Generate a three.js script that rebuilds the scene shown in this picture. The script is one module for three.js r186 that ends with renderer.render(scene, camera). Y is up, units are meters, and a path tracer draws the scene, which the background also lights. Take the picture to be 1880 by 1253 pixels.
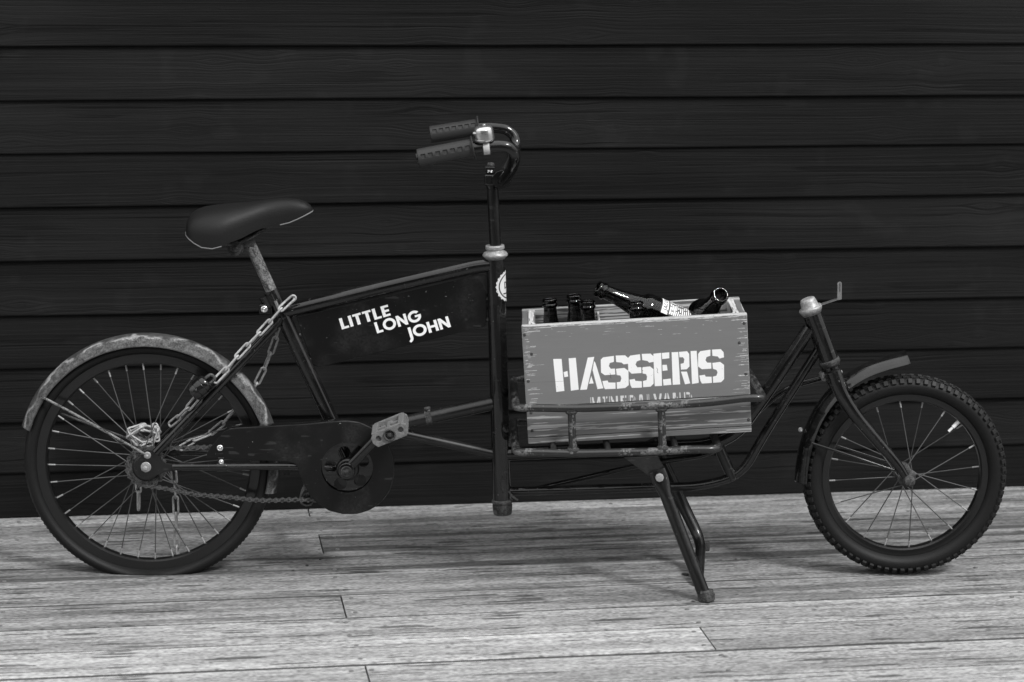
import * as THREE from 'three';
import { mergeGeometries } from 'three/addons/utils/BufferGeometryUtils.js';
import { RoundedBoxGeometry } from 'three/addons/geometries/RoundedBoxGeometry.js';
import { Brush, Evaluator, SUBTRACTION } from 'three-bvh-csg';

// ------------------------------------------------------------------ camera, sky, sun, exposure
const scene = new THREE.Scene();
const camera = new THREE.PerspectiveCamera(16.063, 1024 / 682, 0.1, 400);
camera.position.set(0, 1.3989, 5.1276);
camera.up.set(0.02123, 0.98063, -0.19469);
camera.lookAt(0.14751, 1.3989 - 0.19568, 5.1276 - 0.96951);
camera.focus = 4.75;
camera.userData.fStop = 3.6;

const renderer = new THREE.WebGLRenderer({ antialias: true });
renderer.toneMapping = THREE.LinearToneMapping;
renderer.toneMappingExposure = 1.62;
renderer.shadowMap.enabled = true;

{ // overcast sky, brighter overhead
  const w = 256, h = 128, d = new Float32Array(w * h * 4);
  for (let j = 0; j < h; j++) for (let i = 0; i < w; i++) {
    const el = ((j + 0.5) / h - 0.5) * Math.PI, s = Math.sin(el), a = (i / w) * Math.PI * 2;
    const cloud = 1 + 0.08 * Math.sin(a * 3 + 2 * Math.sin(el * 5)) * Math.cos(el) + 0.05 * Math.sin(a * 7 + el * 9);
    const L = s > 0 ? 0.82 * (1 + 2 * s) / 3 * 1.5 * cloud : 0.25;
    const k = (j * w + i) * 4; d[k] = d[k + 1] = d[k + 2] = L; d[k + 3] = 1;
  }
  const t = new THREE.DataTexture(d, w, h, THREE.RGBAFormat, THREE.FloatType);
  t.mapping = THREE.EquirectangularReflectionMapping; t.magFilter = THREE.LinearFilter; t.minFilter = THREE.LinearFilter; t.needsUpdate = true;
  scene.background = t; scene.environment = t;
}
const sun = new THREE.DirectionalLight(0xffffff, 1.5);
sun.position.set(4.4, 7.2, 6.2); sun.target.position.set(0.8, 0, 0.6);
sun.castShadow = true; sun.shadow.radius = 20; sun.shadow.mapSize.set(2048, 2048);
Object.assign(sun.shadow.camera, { left: -4, right: 4, top: 4, bottom: -4, near: 0.5, far: 30 });
scene.add(sun, sun.target);

// ------------------------------------------------------------------ helpers
let seed = 7;
const rnd = () => { seed = (seed + 0x6D2B79F5) | 0; let t = Math.imul(seed ^ (seed >>> 15), 1 | seed); t = (t + Math.imul(t ^ (t >>> 7), 61 | t)) ^ t; return ((t ^ (t >>> 14)) >>> 0) / 4294967296; };
const rr = (a, b) => a + (b - a) * rnd();
const hash = (x, y, s) => { let h = Math.imul(x, 374761393) + Math.imul(y, 668265263) + Math.imul(s, 2147483647 ^ 0x5bd1e995); h = Math.imul(h ^ (h >>> 13), 1274126177); return ((h ^ (h >>> 16)) >>> 0) / 4294967296; };
const mod = (a, b) => ((a % b) + b) % b;
// value noise on a lattice that repeats every (px, py) cells; u, v run 0..1
function vn(u, v, px, py, s) {
  const x = u * px, y = v * py, xi = Math.floor(x), yi = Math.floor(y);
  let fx = x - xi, fy = y - yi; fx = fx * fx * (3 - 2 * fx); fy = fy * fy * (3 - 2 * fy);
  const x0 = mod(xi, px), x1 = mod(xi + 1, px), y0 = mod(yi, py), y1 = mod(yi + 1, py);
  const a = hash(x0, y0, s), b = hash(x1, y0, s), c = hash(x0, y1, s), d = hash(x1, y1, s);
  return a + (b - a) * fx + (c - a) * fy + (a - b - c + d) * fx * fy;
}
const fbm = (u, v, px, py, s, o = 4) => { let t = 0, a = 0.5, n = 0; for (let i = 0; i < o; i++) { t += a * vn(u, v, px, py, s + i * 17); n += a; a *= 0.5; px *= 2; py *= 2; } return t / n; };
const clamp = (x, a = 0, b = 1) => Math.min(b, Math.max(a, x));
const sstep = (a, b, x) => { const t = clamp((x - a) / (b - a)); return t * t * (3 - 2 * t); };
const toS = x => { x = clamp(x); return x <= 0.0031308 ? 12.92 * x : 1.055 * Math.pow(x, 1 / 2.4) - 0.055; };
function tex(w, h, fn, tileU, tileV, linear = false) {
  const d = new Uint8Array(w * h * 4);
  for (let j = 0; j < h; j++) for (let i = 0; i < w; i++) {
    const x = fn(i / w, j / h), c = Math.round(255 * (linear ? clamp(x) : toS(x))), k = (j * w + i) * 4;
    d[k] = d[k + 1] = d[k + 2] = c; d[k + 3] = 255;
  }
  const t = new THREE.DataTexture(d, w, h); t.wrapS = t.wrapT = THREE.RepeatWrapping;
  t.magFilter = THREE.LinearFilter; t.minFilter = THREE.LinearMipmapLinearFilter; t.generateMipmaps = true;
  if (!linear) t.colorSpace = THREE.SRGBColorSpace;
  t.repeat.set(1 / tileU, 1 / tileV); t.needsUpdate = true; return t;
}
const G = v => new THREE.Color().setRGB(v, v, v);
const std = (v, rough, o = {}) => new THREE.MeshStandardMaterial({ color: G(v), roughness: rough, ...o });
const phy = (v, rough, o = {}) => new THREE.MeshPhysicalMaterial({ color: G(v), roughness: rough, ...o });
const V = a => a.isVector3 ? a.clone() : new THREE.Vector3(a[0], a[1], a[2]);

const taken = {};
function numbered(n) { const k = taken[n] = (taken[n] ?? -1) + 1; return k ? `${n}_${String(k).padStart(3, '0')}` : n; }
function tag(o, label, category, group, kind) { if (label) o.userData.label = label; if (category) o.userData.category = category; if (group) o.userData.group = group; if (kind) o.userData.kind = kind; return o; }
function mesh(name, geo, m, parent) { const o = new THREE.Mesh(geo, m); o.name = parent ? name : numbered(name); o.castShadow = o.receiveShadow = true; (parent || scene).add(o); return o; }
function group(name, parent) { const o = new THREE.Group(); o.name = parent ? name : numbered(name); (parent || scene).add(o); return o; }
const join = list => mergeGeometries(list.map(g => { g = g.index ? g.toNonIndexed() : g; for (const k of Object.keys(g.attributes)) if (!['position', 'normal', 'uv'].includes(k)) g.deleteAttribute(k); return g; }));

// polyline with rounded corners -> points
function bend(pts, R = 0.03, n = 8) {
  const p = pts.map(V), out = [p[0]];
  for (let i = 1; i < p.length - 1; i++) {
    const a = p[i - 1].clone().sub(p[i]), b = p[i + 1].clone().sub(p[i]);
    const r = Math.min(R, a.length() * 0.49, b.length() * 0.49);
    const A = p[i].clone().addScaledVector(a.normalize(), r), B = p[i].clone().addScaledVector(b.normalize(), r);
    for (let k = 0; k <= n; k++) { const t = k / n; out.push(A.clone().multiplyScalar((1 - t) ** 2).addScaledVector(p[i], 2 * t * (1 - t)).addScaledVector(B, t * t)); }
  }
  out.push(p[p.length - 1]); return out;
}
const spline = (pts, n = 60, closed = false) => new THREE.CatmullRomCurve3(pts.map(V), closed, 'centripetal').getPoints(n);
// round sweep along points; r is a radius or a function of 0..1 giving a radius or [ra, rb]
function sweep(points, r, { seg = 16, closed = false, cap = true } = {}) {
  const p = points.map(V), n = p.length, rad = typeof r === 'function' ? r : () => r;
  const pos = [], nor = [], uv = [], idx = [];
  const T = i => { const a = p[closed ? (i - 1 + n) % n : Math.max(0, i - 1)], b = p[closed ? (i + 1) % n : Math.min(n - 1, i + 1)]; return b.clone().sub(a).normalize(); };
  let t0 = T(0), N = Math.abs(t0.z) < 0.9 ? new THREE.Vector3(0, 0, 1) : new THREE.Vector3(0, 1, 0);
  N.sub(t0.clone().multiplyScalar(N.dot(t0))).normalize();
  let len = 0; const rows = closed ? n + 1 : n, frames = [];
  for (let i = 0; i < rows; i++) {
    const q = p[i % n], t = T(i % n);
    if (i) { len += q.distanceTo(p[(i - 1) % n]); N.sub(t.clone().multiplyScalar(N.dot(t))).normalize(); }
    const B = t.clone().cross(N), R = rad(rows > 1 ? i / (rows - 1) : 0), ra = Array.isArray(R) ? R[0] : R, rb = Array.isArray(R) ? R[1] : R;
    frames.push([q, t, ra]);
    for (let k = 0; k <= seg; k++) {
      const a = k / seg * Math.PI * 2, c = Math.cos(a), s = Math.sin(a);
      pos.push(q.x + N.x * c * ra + B.x * s * rb, q.y + N.y * c * ra + B.y * s * rb, q.z + N.z * c * ra + B.z * s * rb);
      const nx = new THREE.Vector3().addScaledVector(N, c / ra).addScaledVector(B, s / rb).normalize();
      nor.push(nx.x, nx.y, nx.z); uv.push(a * Math.max(ra, rb), len);
    }
  }
  const w = seg + 1;
  for (let i = 0; i < rows - 1; i++) for (let k = 0; k < seg; k++) { const a = i * w + k; idx.push(a, a + 1, a + w, a + 1, a + w + 1, a + w); }
  if (cap && !closed) for (const e of [0, rows - 1]) {
    const [q, t] = frames[e], s = e ? 1 : -1, c = pos.length / 3;
    pos.push(q.x, q.y, q.z); nor.push(t.x * s, t.y * s, t.z * s); uv.push(0, 0);
    for (let k = 0; k <= seg; k++) { const j = (e * w + k) * 3; pos.push(pos[j], pos[j + 1], pos[j + 2]); nor.push(t.x * s, t.y * s, t.z * s); uv.push(0.004, 0.004); }
    for (let k = 0; k < seg; k++) s > 0 ? idx.push(c, c + 1 + k, c + 2 + k) : idx.push(c, c + 2 + k, c + 1 + k);
  }
  const g = new THREE.BufferGeometry();
  g.setAttribute('position', new THREE.Float32BufferAttribute(pos, 3)); g.setAttribute('normal', new THREE.Float32BufferAttribute(nor, 3)); g.setAttribute('uv', new THREE.Float32BufferAttribute(uv, 2)); g.setIndex(idx);
  return g;
}
const tube = (name, pts, r, m, parent, R, o) => mesh(name, sweep(bend(pts, R), r, o), m, parent);
// profile [r, h] pairs turned about an axis from a to direction d
function lathe(profile, a, d, seg = 28) {
  const g = new THREE.LatheGeometry(profile.map(q => new THREE.Vector2(Math.max(1e-5, q[0]), q[1])), seg);
  const u = g.attributes.uv; for (let i = 0; i < u.count; i++) u.setXY(i, u.getX(i) * 0.12, u.getY(i) * 0.08);
  g.applyQuaternion(new THREE.Quaternion().setFromUnitVectors(new THREE.Vector3(0, 1, 0), V(d).normalize()));
  g.translate(...V(a).toArray()); return g;
}
// flat shape in xy given by points, extruded along z
function plate(pts, z0, depth, bevel = 0.0006, hole) {
  const s = new THREE.Shape(pts.map(q => new THREE.Vector2(q[0], q[1])));
  if (hole) for (const h of [].concat(hole)) { const p = new THREE.Path(); p.absarc(h.x, h.y, h.r, 0, Math.PI * 2, true); s.holes.push(p); }
  const g = new THREE.ExtrudeGeometry(s, { depth: depth - 2 * bevel, bevelEnabled: bevel > 0, bevelThickness: bevel, bevelSize: bevel, bevelSegments: 2, curveSegments: 32 });
  g.translate(0, 0, z0 + bevel); return g;
}
// closed profile (list of [y, z]) carried along x; uv in metres
function prismX(prof, x0, x1, u0 = 0, v0 = 0, segs = 1, wob = null) {
  const pos = [], uv = []; let per = 0;
  const n = prof.length;
  for (let i = 0; i < n; i++) {
    const [y0, z0] = prof[i], [y1, z1] = prof[(i + 1) % n], d = Math.hypot(y1 - y0, z1 - z0);
    for (let s = 0; s < segs; s++) {
      const a = x0 + (x1 - x0) * s / segs, b = x0 + (x1 - x0) * (s + 1) / segs, W = (x, k) => wob ? wob(x, k % n) : [0, 0], A0 = W(a, i), A1 = W(a, i + 1), B0 = W(b, i), B1 = W(b, i + 1);
      const q = [[a, y0 + A0[0], z0 + A0[1], a + u0, per + v0], [b, y0 + B0[0], z0 + B0[1], b + u0, per + v0], [b, y1 + B1[0], z1 + B1[1], b + u0, per + d + v0], [a, y1 + A1[0], z1 + A1[1], a + u0, per + d + v0]];
      for (const k of [0, 1, 2, 0, 2, 3]) { pos.push(q[k][0], q[k][1], q[k][2]); uv.push(q[k][3], q[k][4]); }
    }
    per += d;
  }
  for (const [x, flip] of [[x0, false], [x1, true]]) for (let i = 1; i < n - 1; i++) {
    const t = flip ? [0, i + 1, i] : [0, i, i + 1];
    for (const k of t) { pos.push(x, prof[k][0], prof[k][1]); uv.push(u0 + prof[k][1] * 0.3, v0 + prof[k][0]); }
  }
  const g = new THREE.BufferGeometry();
  g.setAttribute('position', new THREE.Float32BufferAttribute(pos, 3)); g.setAttribute('uv', new THREE.Float32BufferAttribute(uv, 2)); g.computeVertexNormals();
  return g;
}
function box(w, h, d, x, y, z, r = 0.0012) { const g = new RoundedBoxGeometry(w, h, d, 2, Math.min(r, w / 2.1, h / 2.1, d / 2.1)); g.translate(x, y, z); return g; }
// box whose uv are metres (u along x, v along y), for wood
function woodBox(w, h, d, x, y, z, u0 = 0, v0 = 0, along = 'x') {
  const g = new RoundedBoxGeometry(w, h, d, 2, 0.0014), p = g.attributes.position, nn = g.attributes.normal, uv = g.attributes.uv;
  for (let i = 0; i < p.count; i++) {
    const q = [p.getX(i), p.getY(i), p.getZ(i)], L = along === 'x' ? 0 : along === 'y' ? 1 : 2, n = [nn.getX(i), nn.getY(i), nn.getZ(i)].map(Math.abs);
    let O = [0, 1, 2].filter(k => k !== L); O = n[O[0]] > n[O[1]] ? O[1] : O[0];
    uv.setXY(i, q[L] + u0, q[O] + v0 + (O === 2 ? 0.3 : 0));
  }
  g.translate(x, y, z); return g;
}
const stamp = (name, list, m, parent) => mesh(name, join(list), m, parent);

// ------------------------------------------------------------------ surfaces
// weathered decking: 3 m along the grain, 0.6 m across
const deckH = new Float32Array(2048 * 1024);
// the sheet holds three boards of 0.2 m pitch: a dark stained one, a middling one and a clean pale one
const deckMap = (() => {
  const W = 2048, Hh = 1024;
  return tex(W, Hh, (u, v) => {
    const kind = Math.min(2, Math.floor(v * 3)), w = (v * 3 - kind) * 0.2 / 0.139; // w runs 0..1 across the board
    const wv = v + 0.003 * (fbm(u, v, 9, 9, 90, 2) - 0.5);
    const a = fbm(u, wv, 10, 40, 1, 4), b = fbm(u, wv, 70, 84, 2, 3), c = fbm(u, wv, 420, 220, 3, 2), fl = fbm(u, wv, 520, 330, 61, 2);
    const p = fbm(u, wv, 5, 21, 4, 4), q = fbm(u, wv, 16, 48, 41, 3);
    const crack = sstep(0.71, 0.80, vn(u, wv, 30, 126, 5)) * sstep(0.45, 0.62, vn(u, v, 36, 27, 6));
    const tick = sstep(0.84, 0.92, vn(u, wv, 190, 168, 8));
    const edge = Math.max(sstep(0.10, 0.02, w), sstep(0.90, 0.98, w)) * sstep(0.35, 0.6, fbm(u, v, 12, 6, 77, 3));
    const base = [0.165, 0.215, 0.275][kind], dark = [0.62, 0.42, 0.26][kind];
    let L = base * (1 + 0.45 * (a - 0.5) + 0.50 * (b - 0.5) + 0.95 * (c - 0.5) + 0.85 * (fl - 0.5));
    L *= 1 - dark * clamp(sstep(0.46, 0.64, p) + 0.6 * sstep(0.54, 0.70, q) - 0.8 * edge);
    L += [0.10, 0.05, 0.02][kind] * edge;
    L *= 1 - 0.68 * crack; L *= 1 - 0.42 * tick;
    deckH[Math.round(v * Hh) * W + Math.round(u * W)] = clamp(0.5 + 0.5 * (b - 0.5) + 0.6 * (c - 0.5) - 0.5 * crack - 0.2 * tick);
    return clamp(L * 2, 0.03, 1); // the colour of each board halves this
  }, 3, 0.6);
})();
const deckBump = tex(2048, 1024, (u, v) => deckH[Math.round(v * 1024) * 2048 + Math.round(u * 2048)], 3, 0.6, true);
// black stained cladding: 2.6 m along, 0.6 m across, knots in it
const wallH = new Float32Array(2048 * 1024);
const knots = []; for (let i = 0; i < 52; i++) knots.push([rr(0, 1), rr(0, 1), rr(0.0035, 0.010), rr(0, 9)]);
const wallMap = tex(2048, 1024, (u, v) => {
  let y = v * 0.6, kn = 0, ring = 0; const x = u * 2.6;
  let warp = 0.012 * (fbm(u, v, 5, 9, 11, 3) - 0.5);
  for (const [ku, kv, ks, kp] of knots) {
    let dx = x - ku * 2.6, dy = y - kv * 0.6; dx -= 2.6 * Math.round(dx / 2.6); dy -= 0.6 * Math.round(dy / 0.6);
    if (Math.abs(dx) > 0.16 || Math.abs(dy) > 0.06) continue;
    const g = Math.exp(-(dx * dx) / (ks * ks * 22)) * Math.exp(-Math.abs(dy) / (ks * 3.2)); warp += -Math.sign(dy) * ks * 1.5 * g;
    const d = Math.hypot(dx * 0.75, dy); const kk = 1 - sstep(ks * 0.55, ks * 1.0, d); kn = Math.max(kn, kk);
    if (d < ks * 1.3) ring = Math.max(ring, (0.5 + 0.5 * Math.sin(d * 2400 + kp)) * (1 - d / (ks * 1.3)));
  }
  const vv = (y + warp) / 0.6;
  const band = fbm(u, vv, 4, 44, 21, 3), gr = fbm(u, vv, 6, 220, 22, 3), fine = fbm(u, vv, 60, 460, 23, 2);
  const split = sstep(0.74, 0.80, vn(u, vv, 7, 120, 24)) * sstep(0.5, 0.7, vn(u, v, 9, 14, 25));
  let L = 1 + 0.8 * (band - 0.5) + 0.3 * (gr - 0.5) + 0.12 * (fine - 0.5) + 1.7 * (fbm(u, v, 6, 4, 26, 5) - 0.5);
  L *= 1 - 0.6 * split; L = L * (1 - 0.45 * kn) + 1.3 * ring * kn;
  let h = 0.5 + 0.7 * (gr - 0.5) + 0.3 * (fine - 0.5) - 0.35 * split - 0.2 * kn + 0.25 * ring * kn;
  let spk = 0; const c = vn(u, v, 700, 190, 31); if (c > 0.985 && fbm(u, v, 9, 4, 32, 2) > 0.55) spk = (c - 0.985) / 0.015 * 0.10;
  const scuff = sstep(0.66, 0.8, fbm(u, v, 40, 12, 33, 3)) * 0.35;
  wallH[Math.round(v * 1024) * 2048 + Math.round(u * 2048)] = clamp(h);
  return clamp(0.30 * clamp(L + scuff, 0.25, 2.2) + spk * 4, 0.02, 1);
}, 2.6, 0.6);
const wallBump = tex(2048, 1024, (u, v) => wallH[Math.round(v * 1024) * 2048 + Math.round(u * 2048)], 2.6, 0.6, true);
// chipped, dusty black paint
const paintMap = tex(1024, 1024, (u, v) => {
  const dust = sstep(0.45, 0.8, fbm(u, v, 6, 6, 51, 5)), fine = fbm(u, v, 120, 120, 52, 2), c = vn(u, v, 130, 130, 53);
  const chip = c > 0.972 && fbm(u, v, 14, 14, 54, 2) > 0.52 ? 0.75 * sstep(0.972, 0.99, c) : 0;
  const scr = sstep(0.80, 0.86, vn(u, v, 10, 90, 55)) * sstep(0.6, 0.7, vn(u, v, 30, 30, 56)) * 0.06;
  return 0.0042 + 0.010 * dust * fine * 2 + scr * 0.3 + chip * 0.5;
}, 0.35, 0.35);
// old paint with rust breaking through in patches
const rackMap = tex(1024, 1024, (u, v) => {
  const a = fbm(u, v, 9, 9, 351, 5), b = fbm(u, v, 110, 110, 352, 3), k = sstep(0.59, 0.66, a + 0.25 * (b - 0.5)), c = vn(u, v, 150, 150, 353);
  return clamp((0.022 + 0.02 * b) * (1 - k) + k * (0.10 + 0.38 * (b - 0.3)) + (c > 0.975 && a > 0.45 ? 0.3 : 0), 0.012, 0.6);
}, 0.30, 0.30);
const rustFn = (u, v) => {
  const a = fbm(u, v, 10, 10, 61, 5), b = fbm(u, v, 90, 90, 62, 3), c = vn(u, v, 160, 160, 63);
  return clamp(0.10 + 0.55 * (a - 0.35) + 0.5 * (b - 0.5) + (c > 0.9 ? 0.25 : 0), 0.02, 0.9);
};
const rustMap = tex(1024, 1024, rustFn, 0.14, 0.14);
const rustBump = tex(1024, 1024, (u, v) => clamp(0.5 + 1.2 * (fbm(u, v, 90, 90, 62, 3) - 0.5)), 0.14, 0.14, true);
const speckle = tex(512, 512, (u, v) => clamp(0.5 + 0.5 * (fbm(u, v, 20, 20, 71, 4) - 0.5) + 0.4 * (fbm(u, v, 120, 120, 72, 2) - 0.5)), 0.08, 0.08);
// wood of the crate: 0.6 m along, 0.15 across; flaking paint shows pale wood along the grain
const crateWoodFn = (amount, base, pale) => (u, v) => {
  const gr = fbm(u, v, 8, 90, 81, 4), fi = fbm(u, v, 50, 260, 82, 2), wear = fbm(u, v, 7, 46, 83, 4) + 0.10 * (fi - 0.5);
  const k = sstep(0.62 - amount, 0.66 - amount, wear);
  return clamp((base * (1 + 0.5 * (gr - 0.5))) * (1 - k) + k * pale * (0.75 + 0.6 * (gr - 0.3)), 0.02, 0.9);
};
const crateLow = tex(1024, 512, crateWoodFn(0.0, 0.13, 0.40), 0.6, 0.15);
const crateBare = tex(1024, 512, crateWoodFn(0.17, 0.12, 0.52), 0.6, 0.15);
const crateEdge = tex(512, 512, crateWoodFn(0.22, 0.20, 0.62), 0.3, 0.15);

const M = {
  black: phy(1, 0.22, { map: paintMap, specularIntensity: 0.45, clearcoat: 0.7, clearcoatRoughness: 0.03 }),
  satin: phy(1, 0.34, { map: paintMap, specularIntensity: 0.7, clearcoat: 0.35, clearcoatRoughness: 0.10 }),
  rack: phy(0.5, 0.45, { map: rackMap, specularIntensity: 0.7, clearcoat: 0.5, clearcoatRoughness: 0.15 }),
  panel: phy(1, 0.5, { map: paintMap, specularIntensity: 0.3, clearcoat: 0.22, clearcoatRoughness: 0.12 }),
  rust: std(0.62, 0.85, { map: rustMap, bumpMap: rustBump, bumpScale: 0.0008 }),
  rustDark: std(0.26, 0.8, { map: rustMap, bumpMap: rustBump, bumpScale: 0.0008 }),
  worn: std(0.66, 0.5, { map: speckle, metalness: 0.35 }),
  zinc: std(0.60, 0.48, { map: speckle, metalness: 0.55 }),
  link: std(0.78, 0.55, { map: speckle, metalness: 0.2 }),
  chrome: std(0.85, 0.24, { metalness: 0.95 }),
  steel: std(0.36, 0.35, { metalness: 0.8 }),
  spoke: std(0.10, 0.5, { metalness: 0.5 }),
  rubber: phy(0.009, 0.55, { bumpMap: rustBump, bumpScale: 0.0002, specularIntensity: 0.5 }),
  knob: phy(0.010, 0.55, { specularIntensity: 0.6 }),
  grip: phy(0.03, 0.55, { specularIntensity: 0.7 }),
  gripIn: std(0.06, 0.75),
  saddle: phy(0.011, 0.5, { specularIntensity: 0.4, bumpMap: rustBump, bumpScale: 0.00015 }),
  rim: phy(0.006, 0.4, { specularIntensity: 0.3, clearcoat: 0.7, clearcoatRoughness: 0.15 }),
  edge: std(0.17, 0.5),
  white: std(0.88, 0.5),
  pedal: std(0.27, 0.7, { map: speckle }),
  drive: std(0.40, 0.55, { map: rustMap, metalness: 0.4 }),
  bandW: std(0.5, 0.5),
};

// ------------------------------------------------------------------ the setting
{
  const g = new THREE.PlaneGeometry(300, 300); g.rotateX(-Math.PI / 2);
  const o = mesh('ground', g, std(0.05, 0.95)); o.position.y = -0.16; tag(o, 'plain dark ground under the decking', 'ground', null, 'structure');
}
// deck boards: rows of 0.142 m from the wall outwards, butt joints over the joists
const deck = group('deck'); tag(deck, 'weathered pale timber decking in front of the black wall', 'deck', null, 'structure');
{
  const tones = [0.42, 0.50, 0.57, 0.62, 0.66, 0.71].map(t => new THREE.MeshStandardMaterial({ color: G(t), map: deckMap, bumpMap: deckBump, bumpScale: 0.0012, roughness: 0.9 }));
  const edges = [-0.077, 0.065, 0.2085, 0.353, 0.498, 0.6425, 0.785, 0.9225, 1.058]; while (edges.length < 16) edges.push(edges[edges.length - 1] + 0.1405);
  const joints = { 0: [0.331], 1: [2.93], 2: [0.3395], 3: [-1.59], 4: [2.28], 5: [0.351], 6: [-0.93], 7: [0.9968], 8: [0.361], 9: [-0.29], 10: [1.64], 11: [0.35] };
  // per row: [tone, board kind] left and right of the joint
  const look = { 0: [[4, 2], [4, 1]], 1: [[2, 1], [2, 0]], 2: [[2, 1], [1, 0]], 3: [[2, 1], [2, 0]], 4: [[2, 1], [2, 1]], 5: [[2, 1], [2, 1]], 6: [[2, 2], [2, 2]], 7: [[5, 2], [1, 2]], 8: [[4, 2], [2, 2]] };
  const screws = [], dirt = std(0.05, 0.95);
  for (let r = 0; r < edges.length - 1; r++) {
    const gap = [0.004, 0.004, 0.004, 0.004, 0.006, 0.007, 0.007, 0.008, 0.010][r] ?? 0.008;
    const z0 = edges[r] + gap / 2, z1 = edges[r + 1] - gap / 2, c = 0.0012;
    const LK = look[r] || [[2, 2], [2, 2]];
    const cuts = [-2.6, ...(joints[r] || [rr(-1, 3)]), 4.9];
    for (let k = 0; k < cuts.length - 1; k++) {
      const lift = rr(-0.0008, 0.0008);
      const prof = [[lift - 0.028, z0], [lift - c, z0], [lift - c * 0.3, z0 + c * 0.3], [lift, z0 + c], [lift, z1 - c], [lift - c * 0.3, z1 - c * 0.3], [lift - c, z1], [lift - 0.028, z1]];
      mesh('plank', prismX(prof, cuts[k] + (k ? 0.0016 : 0), cuts[k + 1] - 0.0016, rr(0, 3), LK[k][1] * 0.2 - 0.0265, 14, (() => { const s = r * 7 + k; return (x, i) => { const w = 0.0011 * (vn(x * 0.1 + 0.5, 0.3, 40, 1, 400 + s) - 0.5), w2 = 0.0011 * (vn(x * 0.1 + 0.5, 0.3, 40, 1, 460 + s) - 0.5); return [0, i < 4 ? w : w2]; }; })()), tones[LK[k][0]], deck);
    }
    for (const j of [-0.93, -0.29, 0.352, 0.998, 1.642, 2.29]) for (const zz of [z0 + 0.026, z1 - 0.024]) {
      const near = (joints[r] || []).some(q => Math.abs(q - j) < 0.03);
      for (const dx of near ? [-0.018, 0.018] : [rr(-0.006, 0.006)]) { const s = new THREE.CylinderGeometry(0.0042, 0.0042, 0.0024, 10); s.translate(j + dx, 0.0002, zz + rr(-0.003, 0.003)); screws.push(s); }
    }
  }
  // dirt lodged in the gaps, deeper in some than in others
  edges.slice(1, -1).forEach((e, r) => {
    const deep = [0.0045, 0.004, 0.0035, 0.003, 0.0008, 0.0022, 0.0012, 0.001][r] ?? 0.002;
    mesh('gap_dirt', prismX([[-0.02, e - 0.0062], [-deep, e - 0.0062], [-deep, e + 0.0062], [-0.02, e + 0.0062]], -2.6, 4.9, r, 0, 60, (x, i) => [i === 1 || i === 2 ? 0.0012 * (vn(x * 0.1 + 0.5, 0.3, 160, 1, 700 + r) - 0.65) : 0, 0]), dirt, deck);
  });
  const sc = stamp('screw_heads', screws, std(0.30, 0.5, { metalness: 0.6 }), deck); sc.userData.kind = 'stuff';
}
// clapboard wall
const wall = group('timber_wall'); tag(wall, 'black stained clapboard timber wall behind the bike', 'wall');
{
  const tones = [0.0195, 0.0225, 0.0255].map(t => new THREE.MeshPhysicalMaterial({ color: G(t), map: wallMap, bumpMap: wallBump, bumpScale: 0.0008, roughness: 0.62, specularIntensity: 0.35 }));
  const low = [-0.004, 0.098, 0.2095, 0.3265, 0.441, 0.5575, 0.673, 0.785, 0.8965, 1.0085]; while (low.length < 24) low.push(low[low.length - 1] + 0.1135);
  low.forEach((y0, i) => {
    const top = (low[i + 1] ?? y0 + 0.1135) + 0.018, f = rr(-0.001, 0.001) + 0.006;
    const prof = [[y0, -0.003], [y0 + 0.0004, f - 0.0025], [y0 + 0.0012, f - 0.0006], [y0 + 0.0034, f], [top, f - 0.0095], [top, f - 0.030]];
    // the lowest board starts just above the decking
    const p2 = i ? prof : prof.map(q => [Math.max(q[0], 0.003), q[1]]);
    const b = mesh('plank', prismX(p2, -2.6, 4.9, rr(0, 2.6), rr(0, 0.6), 18, (x, k) => { const w = vn(x * 0.1 + 0.5, 0.3, 30, 1, 500 + i) - 0.5, w2 = vn(x * 0.1 + 0.5, 0.3, 22, 1, 540 + i) - 0.5; return k < 4 ? [0.0022 * w, 0.0022 * w2] : [0, 0.0015 * w2]; }), tones[i % 3], wall);
    b.rotation.z = rr(-0.0006, 0.0006);
  });
  stamp('sheathing', [box(7.5, 2.7, 0.03, 1.15, 1.352, -0.046)], std(0.01, 0.9), wall);
}

// unseen building added behind the camera to darken low reflections in gloss and glass
const far = group('added_dark_building'); tag(far, 'long dark timber building added out of view to darken low reflections', 'building');
{
  const dark = std(0.02, 0.8), slate = std(0.05, 0.8), z = 10.5;
  for (let i = 0; i < 34; i++) mesh('board', box(0.58, 4.6, 0.04, -9.2 + i * 0.6, 2.16, z, 0.004), dark, far);
  mesh('core', box(20.4, 4.6, 5, 0.7, 2.14, z + 2.54, 0.01), dark, far);
  const rf = new THREE.Shape([[-0.4, 0], [2.5, 1.5], [5.4, 0]].map(q => new THREE.Vector2(...q))), g = new THREE.ExtrudeGeometry(rf, { depth: 21, bevelEnabled: false }); g.rotateY(-Math.PI / 2); g.translate(11.2, 4.45, z + 0.04); mesh('roof', g, slate, far);
}

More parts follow.
